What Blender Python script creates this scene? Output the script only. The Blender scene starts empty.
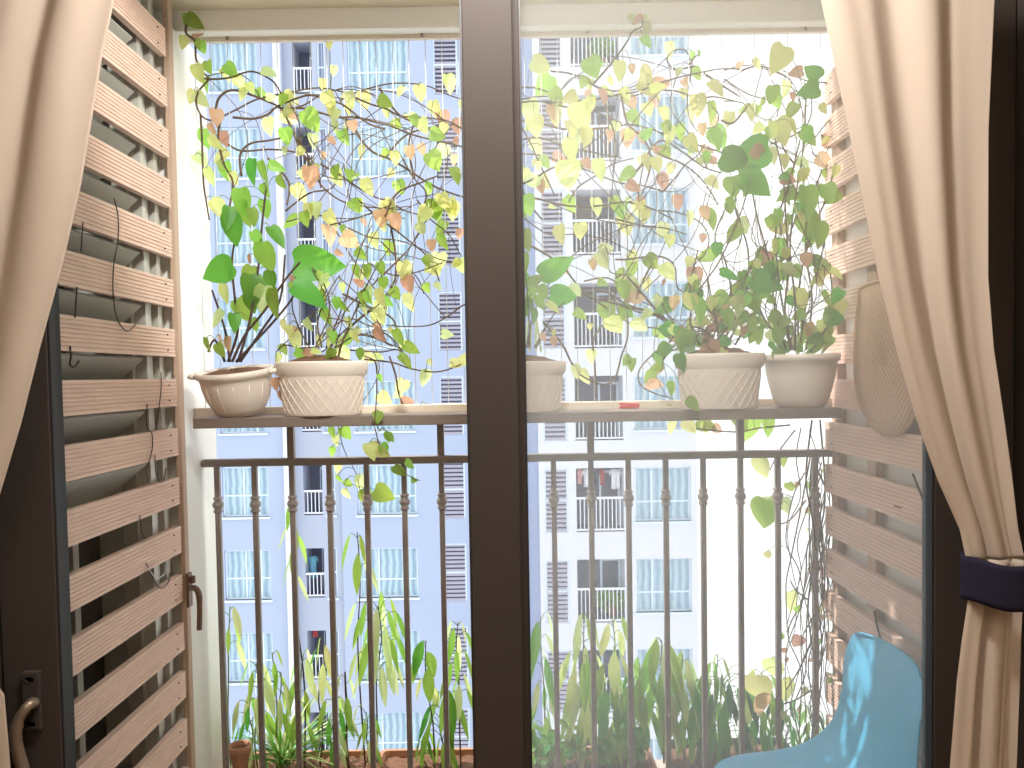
import bpy, bmesh, math, random
from mathutils import Vector, Matrix
random.seed(11)
R = random.Random(5)
sc = bpy.context.scene
COL = sc.collection
PI = math.pi

# ------------------------------------------------------------------ camera
F = 770.0
THETA, ROLL, YAW = math.radians(2.0), math.radians(-0.95), 0.0
CX, CY = 512.0, 402.0
CAM = Vector((0, 0, 1.45))
ROT = Matrix.Rotation(YAW, 3, 'Z') @ Matrix.Rotation(PI/2 - THETA, 3, 'X') @ Matrix.Rotation(ROLL, 3, 'Z')
cd = bpy.data.cameras.new('camera'); cam = bpy.data.objects.new('camera', cd); COL.objects.link(cam)
cam.matrix_world = Matrix.Translation(CAM) @ ROT.to_4x4()
cd.sensor_width = 36; cd.lens = 36*F/1024; cd.shift_y = (CY-384)/1024; cd.clip_start = .02; cd.clip_end = 500
sc.camera = cam

def ray(u, v): return ROT @ Vector(((u-CX)/F, -(v-CY)/F, -1))
def P(u, v, Y):                       # point on the plane y = Y
    d = ray(u, v); return CAM + d*(Y/d.y)
def PX(u, v, X):                      # point on the plane x = X
    d = ray(u, v); return CAM + d*(X/d.x)
def proj(p):
    d = ROT.transposed() @ (Vector(p)-CAM); return (CX + F*d.x/-d.z, CY - F*d.y/-d.z)

# ------------------------------------------------------------------ colours and materials
def lin(r, g, b):
    f = lambda c: (c/12.92 if c <= .04045 else ((c+.055)/1.055)**2.4)
    return (f(r/255), f(g/255), f(b/255), 1)
def nodes(name):
    m = bpy.data.materials.new(name); m.use_nodes = True
    nt = m.node_tree; return m, nt, nt.nodes['Principled BSDF']
def mat(name, c, rough=.6, metal=0, var=.06, scale=12, bump=0, spec=.5, stretch=None):
    m, nt, b = nodes(name); N, L = nt.nodes, nt.links
    b.inputs['Roughness'].default_value = rough; b.inputs['Metallic'].default_value = metal
    b.inputs['Specular IOR Level'].default_value = spec
    tc = N.new('ShaderNodeTexCoord'); mp = N.new('ShaderNodeMapping'); no = N.new('ShaderNodeTexNoise')
    if stretch: mp.inputs['Scale'].default_value = stretch
    no.inputs['Scale'].default_value = scale; no.inputs['Detail'].default_value = 4
    L.new(tc.outputs['Object'], mp.inputs[0]); L.new(mp.outputs[0], no.inputs['Vector'])
    mx = N.new('ShaderNodeMix'); mx.data_type = 'RGBA'
    mx.inputs[6].default_value = tuple(max(0, x*(1-var)) for x in c[:3])+(1,)
    mx.inputs[7].default_value = tuple(min(1, x*(1+var)) for x in c[:3])+(1,)
    L.new(no.outputs['Fac'], mx.inputs[0]); L.new(mx.outputs[2], b.inputs['Base Color'])
    if bump:
        bp = N.new('ShaderNodeBump'); bp.inputs['Strength'].default_value = bump; bp.inputs['Distance'].default_value = .01
        L.new(no.outputs['Fac'], bp.inputs['Height']); L.new(bp.outputs[0], b.inputs['Normal'])
    return m
def leafmat(name, c, ct, fac=.5, var=.25):
    m, nt, b = nodes(name); N, L = nt.nodes, nt.links
    b.inputs['Roughness'].default_value = .45; b.inputs['Specular IOR Level'].default_value = .35
    ge = N.new('ShaderNodeNewGeometry')
    hs = N.new('ShaderNodeHueSaturation'); hs.inputs['Color'].default_value = c
    ht = N.new('ShaderNodeHueSaturation'); ht.inputs['Color'].default_value = ct
    mr = N.new('ShaderNodeMapRange'); mr.inputs[3].default_value = 1-var; mr.inputs[4].default_value = 1+var
    mh = N.new('ShaderNodeMapRange'); mh.inputs[3].default_value = .475; mh.inputs[4].default_value = .52
    L.new(ge.outputs['Random Per Island'], mr.inputs[0]); L.new(ge.outputs['Random Per Island'], mh.inputs[0])
    for h in (hs, ht): L.new(mr.outputs[0], h.inputs['Value']); L.new(mh.outputs[0], h.inputs['Hue'])
    tr = N.new('ShaderNodeBsdfTranslucent'); ms = N.new('ShaderNodeMixShader'); ms.inputs[0].default_value = fac
    L.new(hs.outputs[0], b.inputs['Base Color']); L.new(ht.outputs[0], tr.inputs['Color'])
    L.new(b.outputs[0], ms.inputs[1]); L.new(tr.outputs[0], ms.inputs[2])
    L.new(ms.outputs[0], N['Material Output'].inputs['Surface'])
    return m
def fabric(name, c, fac=.3, scale=700):
    m, nt, b = nodes(name); N, L = nt.nodes, nt.links
    b.inputs['Roughness'].default_value = .9; b.inputs['Specular IOR Level'].default_value = .1
    b.inputs['Base Color'].default_value = c
    tc = N.new('ShaderNodeTexCoord'); w = N.new('ShaderNodeTexNoise'); w.inputs['Scale'].default_value = 260
    bp = N.new('ShaderNodeBump'); bp.inputs['Strength'].default_value = .15; bp.inputs['Distance'].default_value = .002
    L.new(tc.outputs['Object'], w.inputs['Vector']); L.new(w.outputs['Fac'], bp.inputs['Height']); L.new(bp.outputs[0], b.inputs['Normal'])
    tr = N.new('ShaderNodeBsdfTranslucent'); tr.inputs['Color'].default_value = c
    ms = N.new('ShaderNodeMixShader'); ms.inputs[0].default_value = fac
    L.new(b.outputs[0], ms.inputs[1]); L.new(tr.outputs[0], ms.inputs[2]); L.new(ms.outputs[0], N['Material Output'].inputs['Surface'])
    return m
def glassmat(name, haze):
    m, nt, b = nodes(name); N, L = nt.nodes, nt.links
    N.remove(b)
    t = N.new('ShaderNodeBsdfTransparent'); t.inputs[0].default_value = (.97, .985, .98, 1)
    g = N.new('ShaderNodeBsdfGlossy'); g.inputs['Roughness'].default_value = .02
    fr = N.new('ShaderNodeFresnel'); fr.inputs[0].default_value = 1.25
    m1 = N.new('ShaderNodeMixShader'); L.new(fr.outputs[0], m1.inputs[0]); L.new(t.outputs[0], m1.inputs[1]); L.new(g.outputs[0], m1.inputs[2])
    out = m1
    if haze:  # washed-out veil of light mixed into the pane as white translucency
        d = N.new('ShaderNodeBsdfTranslucent'); d.inputs[0].default_value = (.95, .95, .95, 1)
        m2 = N.new('ShaderNodeMixShader')
        tc = N.new('ShaderNodeTexCoord'); no = N.new('ShaderNodeTexNoise'); no.inputs['Scale'].default_value = 3
        mr = N.new('ShaderNodeMapRange'); mr.inputs[3].default_value = haze*.7; mr.inputs[4].default_value = haze*1.3
        L.new(tc.outputs['Object'], no.inputs['Vector']); L.new(no.outputs['Fac'], mr.inputs[0]); L.new(mr.outputs[0], m2.inputs[0])
        L.new(m1.outputs[0], m2.inputs[1]); L.new(d.outputs[0], m2.inputs[2]); out = m2
    L.new(out.outputs[0], N['Material Output'].inputs['Surface'])
    return m
def stripes(name, c1, c2, scale, rough=.5, axis='X', dist=0):
    m, nt, b = nodes(name); N, L = nt.nodes, nt.links
    b.inputs['Roughness'].default_value = rough
    tc = N.new('ShaderNodeTexCoord'); w = N.new('ShaderNodeTexWave'); w.bands_direction = axis
    w.inputs['Scale'].default_value = scale; w.inputs['Distortion'].default_value = dist
    mx = N.new('ShaderNodeMix'); mx.data_type = 'RGBA'; mx.inputs[6].default_value = c1; mx.inputs[7].default_value = c2
    L.new(tc.outputs['Object'], w.inputs['Vector']); L.new(w.outputs['Fac'], mx.inputs[0]); L.new(mx.outputs[2], b.inputs['Base Color'])
    return m
def weave(name):
    m, nt, b = nodes(name); N, L = nt.nodes, nt.links
    b.inputs['Roughness'].default_value = .7
    tc = N.new('ShaderNodeTexCoord'); sp = N.new('ShaderNodeSeparateXYZ'); L.new(tc.outputs['Object'], sp.inputs[0])
    def M(op, a, bb=None, v=None):
        n = N.new('ShaderNodeMath'); n.operation = op
        L.new(a, n.inputs[0])
        if bb is not None: L.new(bb, n.inputs[1])
        if v is not None: n.inputs[1].default_value = v
        return n.outputs[0]
    t = M('PINGPONG', sp.outputs['Y'], v=.085)
    s = M('ADD', sp.outputs['Z'], t)
    w1 = M('SINE', M('MULTIPLY', s, v=330)); w2 = M('SINE', M('MULTIPLY', sp.outputs['Y'], v=900))
    h = M('ADD', w1, M('MULTIPLY', w2, v=.35))
    mr = N.new('ShaderNodeMapRange'); mr.inputs[1].default_value = -1.3; mr.inputs[2].default_value = 1.3
    L.new(h, mr.inputs[0])
    mx = N.new('ShaderNodeMix'); mx.data_type = 'RGBA'
    mx.inputs[6].default_value = lin(200, 158, 130); mx.inputs[7].default_value = lin(232, 194, 168)
    L.new(mr.outputs[0], mx.inputs[0]); L.new(mx.outputs[2], b.inputs['Base Color'])
    bp = N.new('ShaderNodeBump'); bp.inputs['Strength'].default_value = .5; bp.inputs['Distance'].default_value = .002
    L.new(mr.outputs[0], bp.inputs['Height']); L.new(bp.outputs[0], b.inputs['Normal'])
    return m

M = dict(
    white_paint=mat('white paint', lin(246, 243, 238), .7, scale=4, var=.03),
    cream_paint=mat('cream paint', lin(232, 222, 204), .7, scale=4, var=.03),
    room_wall=mat('room wall paint', lin(214, 200, 180), .8, scale=4, var=.03),
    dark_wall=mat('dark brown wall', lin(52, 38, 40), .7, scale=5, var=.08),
    floor=mat('room floor', lin(150, 118, 92), .5, scale=3, var=.15, stretch=(1, 8, 1)),
    tile=mat('balcony tiles', lin(176, 160, 148), .6, scale=6, var=.08),
    alu_dark=mat('dark bronze aluminium', lin(56, 49, 45), .6, 0, scale=30, var=.05, spec=.12),
    bronze=mat('aged bronze', lin(122, 94, 80), .45, .3),
    rubber=mat('black rubber seal', lin(22, 18, 20), .6),
    handle=mat('brushed handle metal', lin(128, 112, 96), .4, .6),
    alu_light=mat('pale aluminium', lin(202, 198, 190), .45, .2),
    blade=mat('grey louvre blade', lin(188, 186, 178), .5, scale=5),
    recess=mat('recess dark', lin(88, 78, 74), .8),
    dark_glass=mat('dark window glass', lin(62, 56, 56), .18),
    wood=mat('pinkish grooved decking', lin(241, 208, 192), .7, var=.13, scale=9, stretch=(6, 1.2, 6), bump=.1),
    wood_post=mat('brown wood post', lin(196, 168, 148), .7, var=.12, scale=9, stretch=(6, 6, 1)),
    iron=mat('grey brown railing iron', lin(138, 126, 122), .5, .1, var=.1, scale=20),
    shelf=mat('shelf board', lin(128, 112, 104), .55, var=.15, scale=14, stretch=(1, 5, 5)),
    steel=mat('stainless cable', lin(225, 225, 225), .4, .2),
    track=mat('cream grille track', lin(226, 212, 196), .5),
    pot=mat('off white plastic pot', lin(232, 218, 208), .55, var=.05, scale=8),
    soil=mat('dry brown soil', lin(112, 78, 60), .95, var=.4, scale=60, bump=.8),
    clay=mat('terracotta trough', lin(176, 124, 98), .8, var=.14, scale=12),
    dark_plastic=mat('dark planter plastic', lin(58, 56, 58), .6),
    stem=mat('brown vine stem', lin(96, 76, 58), .8, var=.3, scale=40),
    gstem=mat('green stem', lin(106, 128, 62), .7, var=.2, scale=40),
    dstem=mat('dark dry stem', lin(74, 54, 46), .85, var=.3, scale=40),
    blue=mat('blue chair plastic', lin(98, 194, 240), .4, var=.02),
    beech=mat('beech chair leg', lin(214, 176, 128), .5),
    black_metal=mat('black metal rod', lin(30, 30, 32), .4, .5),
    navy=fabric('navy cloth', lin(34, 30, 46), .02),
    curtain=fabric('cream sheer cloth', lin(198, 183, 169), .38),
    wire=mat('dark wire', lin(70, 52, 44), .5, .3),
    red=mat('red plastic', lin(222, 60, 66), .4),
    facade=mat('blue grey facade', lin(163, 175, 200), .85, scale=.4, var=.03),
    facade_dark=mat('lilac grey recessed facade', lin(164, 172, 192), .85, scale=.4, var=.03),
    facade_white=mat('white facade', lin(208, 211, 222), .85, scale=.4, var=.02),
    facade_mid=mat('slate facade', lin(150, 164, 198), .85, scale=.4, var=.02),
    frame_white=mat('white window frame', lin(206, 220, 236), .6),
    louvre=mat('grey louvre slats', lin(168, 166, 184), .6),
    balc_dark=mat('dark balcony wall', lin(92, 96, 116), .7, scale=1.5, var=.25),
    balc_white=mat('white balcony rail', lin(222, 226, 238), .6),
    pane=stripes('curtained window glass', lin(128, 154, 176), lin(170, 194, 206), 1.3, .25, 'X', 3),
    pane_dark=stripes('barred window glass', lin(96, 104, 132), lin(150, 164, 190), 3.0, .2, 'X', .2),
    glass_clear=glassmat('clean door glass', 0),
    glass_veiled=glassmat('veiled door glass', .17),
    fan=weave('woven bamboo'),
    cane=mat('cane binding', lin(190, 150, 112), .6),
    leaf=leafmat('green leaf', lin(112, 160, 70), lin(186, 220, 96), .5),
    leaf_deep=leafmat('deep green leaf', lin(74, 142, 58), lin(132, 200, 72), .42),
    leaf_yellow=leafmat('yellow green leaf', lin(200, 210, 118), lin(244, 246, 166), .62),
    leaf_dry=leafmat('withered leaf', lin(198, 158, 126), lin(230, 188, 152), .5, .15),
    leaf_pale=leafmat('pale variegated leaf', lin(178, 196, 128), lin(226, 236, 170), .5),
    leaf_dark=leafmat('dark shrub leaf', lin(54, 96, 56), lin(92, 150, 80), .3),
    cloth_pink=mat('pink cloth', lin(226, 170, 170), .9), cloth_white=mat('white cloth', lin(232, 232, 240), .9),
    cloth_red=mat('red cloth', lin(170, 66, 74), .9), cloth_teal=mat('teal cloth', lin(96, 150, 176), .9),
    cloth_dark=mat('dark cloth', lin(60, 60, 84), .9),
    ground=mat('street ground', lin(170, 170, 176), .9, scale=.3),
)

# ------------------------------------------------------------------ mesh helpers
class MB:
    def __init__(s): s.bm = bmesh.new()
    def box(s, a, b, rot=None, at=None):
        a, b = Vector(a), Vector(b); c = (a+b)/2; d = b-a
        m = Matrix.Translation(at if at is not None else c) @ (rot.to_4x4() if rot else Matrix()) @ Matrix.Diagonal((*[abs(x) for x in d], 1))
        return bmesh.ops.create_cube(s.bm, size=1, matrix=m)['verts']
    def grid(s, rows, close=False, smooth=True):
        V = [[s.bm.verts.new(p) for p in r] for r in rows]
        for i in range(len(V)-1):
            n = len(V[i])
            for j in range(n if close else n-1):
                k = (j+1) % n
                try:
                    f = s.bm.faces.new((V[i][j], V[i][k], V[i+1][k], V[i+1][j])); f.smooth = smooth
                except ValueError: pass
        return V
    def cap(s, ring):
        try: s.bm.faces.new(ring)
        except ValueError: pass
    def tube(s, pts, r, n=6, caps=True):
        pts = [Vector(p) for p in pts]
        if len(pts) < 2: return
        rs = r if isinstance(r, (list, tuple)) else [r]*len(pts)
        t0 = (pts[1]-pts[0]).normalized()
        ref = Vector((0, 0, 1)) if abs(t0.z) < .9 else Vector((0, 1, 0))
        nrm = (ref - t0*ref.dot(t0)).normalized(); rows = []
        for i, p in enumerate(pts):
            t = (pts[min(i+1, len(pts)-1)]-pts[max(i-1, 0)])
            if t.length < 1e-7: t = t0
            t = t.normalized(); nrm = nrm - t*nrm.dot(t)
            if nrm.length < 1e-5: nrm = t.orthogonal()
            nrm.normalize(); bi = t.cross(nrm)
            rows.append([p + (nrm*math.cos(2*PI*k/n)+bi*math.sin(2*PI*k/n))*rs[i] for k in range(n)])
        V = s.grid(rows, close=True)
        if caps: s.cap(V[0][::-1]); s.cap(V[-1])
    def lathe(s, prof, c, n=32, sx=1, sy=1, bottom=True):
        c = Vector(c)
        rows = [[c+Vector((r*sx*math.cos(2*PI*k/n), r*sy*math.sin(2*PI*k/n), z)) for k in range(n)] for r, z in prof]
        V = s.grid(rows, close=True)
        if bottom: s.cap(V[0][::-1])
        return V
    def extrude_profile(s, prof, o0, o1):      # prof: list of Vectors; capped prism between two offsets
        a = [s.bm.verts.new(p+o0) for p in prof]; b = [s.bm.verts.new(p+o1) for p in prof]; n = len(prof)
        for i in range(n): s.bm.faces.new((a[i], a[(i+1) % n], b[(i+1) % n], b[i]))
        s.cap(a[::-1]); s.cap(b)
    def build(s, name, m, parent=None, loc=None, solid=0, bevel=0, sub=0):
        me = bpy.data.meshes.new(name)
        bmesh.ops.recalc_face_normals(s.bm, faces=s.bm.faces)
        if loc is not None: bmesh.ops.translate(s.bm, verts=s.bm.verts, vec=-Vector(loc))
        s.bm.to_mesh(me); s.bm.free(); me.materials.append(m)
        o = bpy.data.objects.new(name, me); COL.objects.link(o)
        if parent is not None:
            o.parent = parent
        if loc is not None: o.location = loc
        if solid:
            md = o.modifiers.new('solid', 'SOLIDIFY'); md.thickness = solid; md.offset = 0
        if bevel:
            md = o.modifiers.new('bevel', 'BEVEL'); md.width = bevel; md.segments = 2; md.limit_method = 'ANGLE'
        if sub:
            md = o.modifiers.new('sub', 'SUBSURF'); md.levels = sub; md.render_levels = sub
        return o
def boxes(*bs):
    m = MB()
    for a, b in bs: m.box(a, b)
    return m
def tag(o, label, cat, group=None):
    o['label'] = label; o['category'] = cat
    if group: o['group'] = group
    return o
def thing(name, label, cat, group=None):
    o = bpy.data.objects.new(name, None); COL.objects.link(o); o.empty_display_size = .05
    return tag(o, label, cat, group)
def struct(o, label=None):
    o['kind'] = 'structure'
    return o
def sthing(name):
    o = bpy.data.objects.new(name, None); COL.objects.link(o); o['kind'] = 'structure'; return o
def base(o, p):                      # put an Empty at its thing's base, its parts stay where they are
    o.location = p
    for c in list(o.children): c.location = Vector(c.location) - Vector(p)
def spline(pts, per=5):
    pts = [Vector(p) for p in pts]
    if len(pts) < 3: return pts
    out = []
    for i in range(len(pts)-1):
        p0 = pts[max(i-1, 0)]; p1, p2 = pts[i], pts[i+1]; p3 = pts[min(i+2, len(pts)-1)]
        for k in range(per):
            t = k/per
            out.append(.5*((2*p1)+(p2-p0)*t+(2*p0-5*p1+4*p2-p3)*t*t+(3*p1-p0-3*p2+p3)*t**3))
    out.append(pts[-1]); return out

# ------------------------------------------------------------------ leaves
HEART = [(-.05, .25), (0, .38), (.12, .49), (.32, .51), (.54, .42), (.74, .27), (.89, .11), (1.0, .0)]
LANCE = [(0, .03), (.10, .28), (.28, .48), (.48, .5), (.68, .38), (.85, .2), (1.0, .0)]
BLADE = [(0, .4), (.2, .5), (.5, .45), (.8, .25), (1.0, .0)]
def leaf(mb, p, tip, nrm, L, W, droop=.15, fold=.18, prof=HEART, curl=0):
    p = Vector(p); tip = Vector(tip).normalized(); nrm = Vector(nrm)
    nrm = nrm - tip*nrm.dot(tip)
    if nrm.length < 1e-4: nrm = tip.orthogonal()
    nrm.normalize(); side = tip.cross(nrm)
    bm = mb.bm; rows = []
    for u, w in prof:
        uc = max(u, 0)
        c = p + tip*(uc*L*(1-.25*droop*uc)) - nrm*(droop*L*uc*uc)
        off = tip*(min(u, 0)*L); row = []
        for t in (-1, -.5, 0, .5, 1):
            row.append(c + off*abs(t)*1.0 + side*(t*w*W) + nrm*(fold*abs(t)*w*W*2*.5 - curl*t*t*w*W))
        rows.append(row)
    V = [[bm.verts.new(q) for q in r] for r in rows[:-1]]
    tv = bm.verts.new(rows[-1][2])
    for i in range(len(V)-1):
        for j in range(4):
            f = bm.faces.new((V[i][j], V[i][j+1], V[i+1][j+1], V[i+1][j])); f.smooth = True
    for j in range(4):
        f = bm.faces.new((V[-1][j], V[-1][j+1], tv)); f.smooth = True
def rv(a=1): return Vector((R.uniform(-a, a), R.uniform(-a, a), R.uniform(-a, a)))

# ================================================================== THE SETTING
LX, RX = -.977, .99                     # faces of the slatted side walls
z_soff = P(330, 29, 2.345).z; z_ceil = P(330, 8, 2.345).z
Y_out = 2.345*(1+0); Y_out = next(2.345+k*.002 for k in range(200) if proj((0, 2.345+k*.002, z_soff))[1] > proj((0, 2.345, z_soff))[1]+9.5)
# room
struct(boxes(((-2.2, -2.6, -.1), (2.2, 1.72, 0))).build('floor', M['floor']))
struct(boxes(((-2.2, -2.6, 2.72), (2.2, 1.72, 2.82))).build('ceiling', M['cream_paint']))
struct(boxes(((-2.3, -2.6, 0), (-2.2, 1.72, 2.72))).build('wall_left', M['room_wall']))
struct(boxes(((2.2, -2.6, 0), (2.3, 1.72, 2.72))).build('wall_right', M['room_wall']))
struct(boxes(((-2.2, -2.7, 0), (2.2, -2.6, 2.72))).build('wall_back', M['room_wall']))
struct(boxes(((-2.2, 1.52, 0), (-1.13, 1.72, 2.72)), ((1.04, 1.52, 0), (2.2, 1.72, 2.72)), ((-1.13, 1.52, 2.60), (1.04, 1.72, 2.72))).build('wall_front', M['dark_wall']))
# balcony
struct(boxes(((-1.6, 1.72, -.12), (1.5, 2.86, -.01))).build('balcony_floor', M['tile']))
struct(boxes(((-1.5, 1.72, z_ceil), (1.4, 2.345, z_ceil+.12))).build('balcony_ceiling', M['cream_paint']))
struct(boxes(((-1.5, 2.345, z_soff), (1.4, Y_out, z_ceil+.12))).build('balcony_beam', M['white_paint'], bevel=.004))
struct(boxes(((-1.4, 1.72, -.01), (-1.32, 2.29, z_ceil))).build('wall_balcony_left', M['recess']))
struct(boxes(((-1.4, 2.29, -.01), (LX-.008, 2.56, z_soff))).build('pillar_left', M['white_paint'], bevel=.006))
struct(boxes(((RX+.045, 1.72, -.01), (1.35, 2.47, z_soff))).build('wall_balcony_right', M['white_paint']))
# screws of the beam soffit
mb = MB()
for px in (227, 422, 588, 806):
    p = P(px, 33, 2.385); mb.lathe([(.0045, 0), (.0045, .006), (.002, .009)], (p.x, p.y, z_soff-.009), 10)
o = mb.build('trim_screw', M['iron']); struct(o)
# the left window behind the slats: post, ridged frame, louvre blades, dark glass below, lever handle
w1 = sthing('window_1')
mb = MB()
for k in range(4):
    y = 2.128+.038*k
    mb.box((LX-.075, y, 0), (LX-.028-.012*(k % 2), y+.022, z_ceil))
mb.box((LX-.10, 2.11, 0), (LX-.06, 2.28, z_ceil))
mb.build('window_frame', M['alu_light'], w1)
boxes(((LX-.016, 2.262, 0), (LX+.003, 2.29, z_ceil))).build('window_post', M['wood_post'], w1, bevel=.003)
zs0 = P(170, 37, 2.21).z; pitch = .1435
for k in range(9):
    z = zs0 - pitch*(k+.5) + .0
    mb = MB()
    a = Vector((LX-.030, 0, z+.03)); b = Vector((LX-.14, 0, z-.066)); n = Vector((.006, 0, -.008))
    prof = [a, b, b+n, a+n]
    mb.extrude_profile(prof, Vector((0, 1.68, 0)), Vector((0, 2.10, 0)))
    mb.build('louvre_blade', M['blade'], w1, bevel=.002)
zl = zs0 - pitch*8.9
boxes(((LX-.17, 1.74, 0), (LX-.16, 2.10, zl))).build('pane', M['dark_glass'], w1)
boxes(((LX-.158, 1.90, 0), (LX-.12, 1.925, zl)), ((LX-.158, 1.74, zl-.03), (LX-.12, 2.1, zl))).build('window_mullion', M['alu_light'], w1)
mb = MB(); p = P(183, 590, 2.262); x0 = LX+.006
mb.box((x0, 2.253, p.z-.05), (x0+.008, 2.278, p.z+.05)); mb.lathe([(.009, 0), (.009, .02)], (x0+.014, 2.265, p.z+.02), 12)
mb.tube(spline([(x0, 2.262, p.z), (x0+.02, 2.262, p.z+.006), (x0+.034, 2.26, p.z-.012), (x0+.036, 2.258, p.z-.06), (x0+.034, 2.256, p.z-.118)]), [.009]*13+[.008]*8, 8)
mb.build('window_handle', M['bronze'], w1)

# grooved slats
def slat_mesh(h, sx):                   # profile in x,z facing +x*sx
    n = 8; pr = []
    for i in range(n):
        z0 = -h/2 + h*i/n; z1 = z0 + h/n
        pr += [Vector((sx*.009, 0, z0+.0018)), Vector((sx*.009, 0, z1-.0018)), Vector((sx*.0062, 0, z1-.0009)), Vector((sx*.0062, 0, z1+.0009))] if i < n-1 else [Vector((sx*.009, 0, z0+.0018)), Vector((sx*.009, 0, z1))]
    pr[0] = Vector((sx*.009, 0, -h/2))
    return pr + [Vector((-sx*.009, 0, h/2)), Vector((-sx*.009, 0, -h/2))]
def slat_screen(name, label, X, sx, h, y0, y1, z_first, pitch, count, battens):
    t = thing(name, label, 'slatted screen')
    mb = MB(); mb.extrude_profile(slat_mesh(h, sx), Vector((0, y0, 0)), Vector((0, y1, 0)))
    first = mb.build('slat', M['wood'], t)
    scr_ = []
    for yy in (y1-.05, y0+.05):
        for dz in (-.022, .022):
            sm = MB(); v = sm.lathe([(.0022, 0), (.0022, .003)], (0, 0, 0), 8)
            for ring in v:
                for q in ring: q.co = Vector((sx*(.0085+q.co.z), yy+q.co.x, dz+q.co.y))
            scr_.append(sm.build('screw', M['dstem'], first))
    for k in range(count):
        o = first if k == 0 else first.copy()
        if k:
            COL.objects.link(o)
            for q in scr_: s = q.copy(); COL.objects.link(s); s.parent = o
        o.parent = t; o.location = (X-sx*.009, 0, z_first - k*pitch)
    for (ya, yb) in battens:
        boxes(((X-sx*.044, ya, .0), (X-sx*.0182, yb, z_first+h/2+.02))).build('batten', M['wood_post'], t)
    return t
scr = slat_screen('slat_screen', 'pinkish grooved wooden slat screen over the louvred window, hung with wire hooks', LX, 1, .079, 1.60, 2.245, zs0, pitch, 17, [(1.62, 1.65)])
zr0 = PX(870, 444, RX).z; pr = .1345; n_up = 8
scr2 = slat_screen('slat_screen', 'pinkish grooved wooden slat screen on the white wall with the woven fan', RX, -1, .088, 1.74, 2.435, zr0+pr*n_up, pr, 16, [(2.135, 2.185), (1.76, 1.80), (2.385, 2.425)])

# ------------------------------------------------------------------ the doors
def leaf_door(name, x0, x1, y0, lw, rw, glass, seal):
    t = sthing(name); y1 = y0+.045
    boxes(((x0, y0, .03), (x0+lw, y1, 2.58))).build('stile', M['alu_dark'], t, bevel=.002)
    boxes(((x1-rw, y0, .03), (x1, y1, 2.58))).build('stile', M['alu_dark'], t, bevel=.002)
    boxes(((x0+lw, y0, .03), (x1-rw, y1, .13))).build('bottom_rail', M['alu_dark'], t)
    boxes(((x0+lw, y0, 2.54), (x1-rw, y1, 2.58))).build('top_rail', M['alu_dark'], t)
    yc = y0+.028
    boxes(((x0+lw-.004, yc-.003, .12), (x1-rw+.004, yc+.003, 2.55))).build('glass_pane', glass, t)
    boxes(((x0+lw, y0+.003, .13), (x0+lw+.004, y1-.003, 2.54)), ((x1-rw-.004, y0+.003, .13), (x1-rw, y1-.003, 2.54))).build('seal', M['rubber'], t)
    return t
d1 = leaf_door('door_1', -1.03, .012, 1.525, .112, .098, M['glass_clear'], 1)
d2 = leaf_door('door_2', -.072, 1.03, 1.578, .098, .162, M['glass_veiled'], 1)
# black seal on the exposed edge of the left stile, lever handle
boxes(((-.9185, 1.530, .13), (-.9135, 1.566, 2.54))).build('edge_seal', M['rubber'], d1)
hp = P(33, 700, 1.52)
mb = MB(); mb.box((hp.x-.018, 1.513, hp.z-.06), (hp.x+.018, 1.5255, hp.z+.06)); hb = mb.build('handle_plate', M['alu_dark'], d1, bevel=.004)
mb = MB(); q = hp
mb.tube(spline([Vector((q.x, 1.515, q.z-.002)), P(34, 703, 1.49), P(27, 707, 1.475), P(18, 722, 1.47), P(16, 742, 1.472), P(24, 772, 1.476)]), [.010]*16+[.0115]*10, 10)
lv = mb.build('door_handle', M['handle'], d1)
for zz in (.045, -.045):
    mb = MB(); v = mb.lathe([(.009, 0), (.009, .003)], (0, 0, 0), 12)
    for ring in v:
        for vv in ring: vv.co = Vector((q.x+vv.co.x, 1.513-vv.co.z, q.z+zz+vv.co.y*.6))
    mb.build('screw_cap', M['rubber'], d1)
struct(boxes(((-1.13, 1.52, 0), (-1.035, 1.66, 2.60)), ((1.033, 1.52, 0), (1.042, 1.66, 2.60)), ((-1.13, 1.52, 0), (1.042, 1.66, .028)), ((-1.13, 1.52, 2.582), (1.042, 1.66, 2.60))).build('door_frame', M['alu_dark']))

# ------------------------------------------------------------------ curtains
def curtain(t, rows, Y, nf, amp, part, phase=0., n=150, wob=1.):
    lines = []
    rr = []
    for i in range(len(rows)-1):                       # densify, smooth in v
        for k in range(6):
            tt = k/6; s = tt
            a, b = rows[i], rows[i+1]
            rr.append(tuple(a[j]+(b[j]-a[j])*s for j in range(len(a))))
    rr.append(rows[-1])
    for (v, xl, xr, am) in rr:
        line = []
        A = P(xl, v, Y); B = P(xr, v, Y)
        for j in range(n):
            u = j/(n-1)
            uu = u + .018*math.sin(2*PI*(u*2.3+v*.0012)+phase)
            f = math.sin(2*PI*nf*uu+phase) + .4*math.sin(2*PI*nf*1.63*uu+1.3+phase+v*.0015*wob) + .06*math.sin(2*PI*nf*3.1*uu+v*.002)
            x = A.x+(B.x-A.x)*u + .25*am*amp*math.cos(2*PI*nf*uu+phase)*min(1, 8*u*(1-u))
            line.append((x, Y + amp*am*f, A.z))
        lines.append(line)
    mb = MB(); mb.grid(lines); return mb.build(part, M['curtain'], t, solid=.0015)
ct = thing('curtain', 'cream sheer curtain drawn aside over the slatted louvre window', 'curtain')
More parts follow.
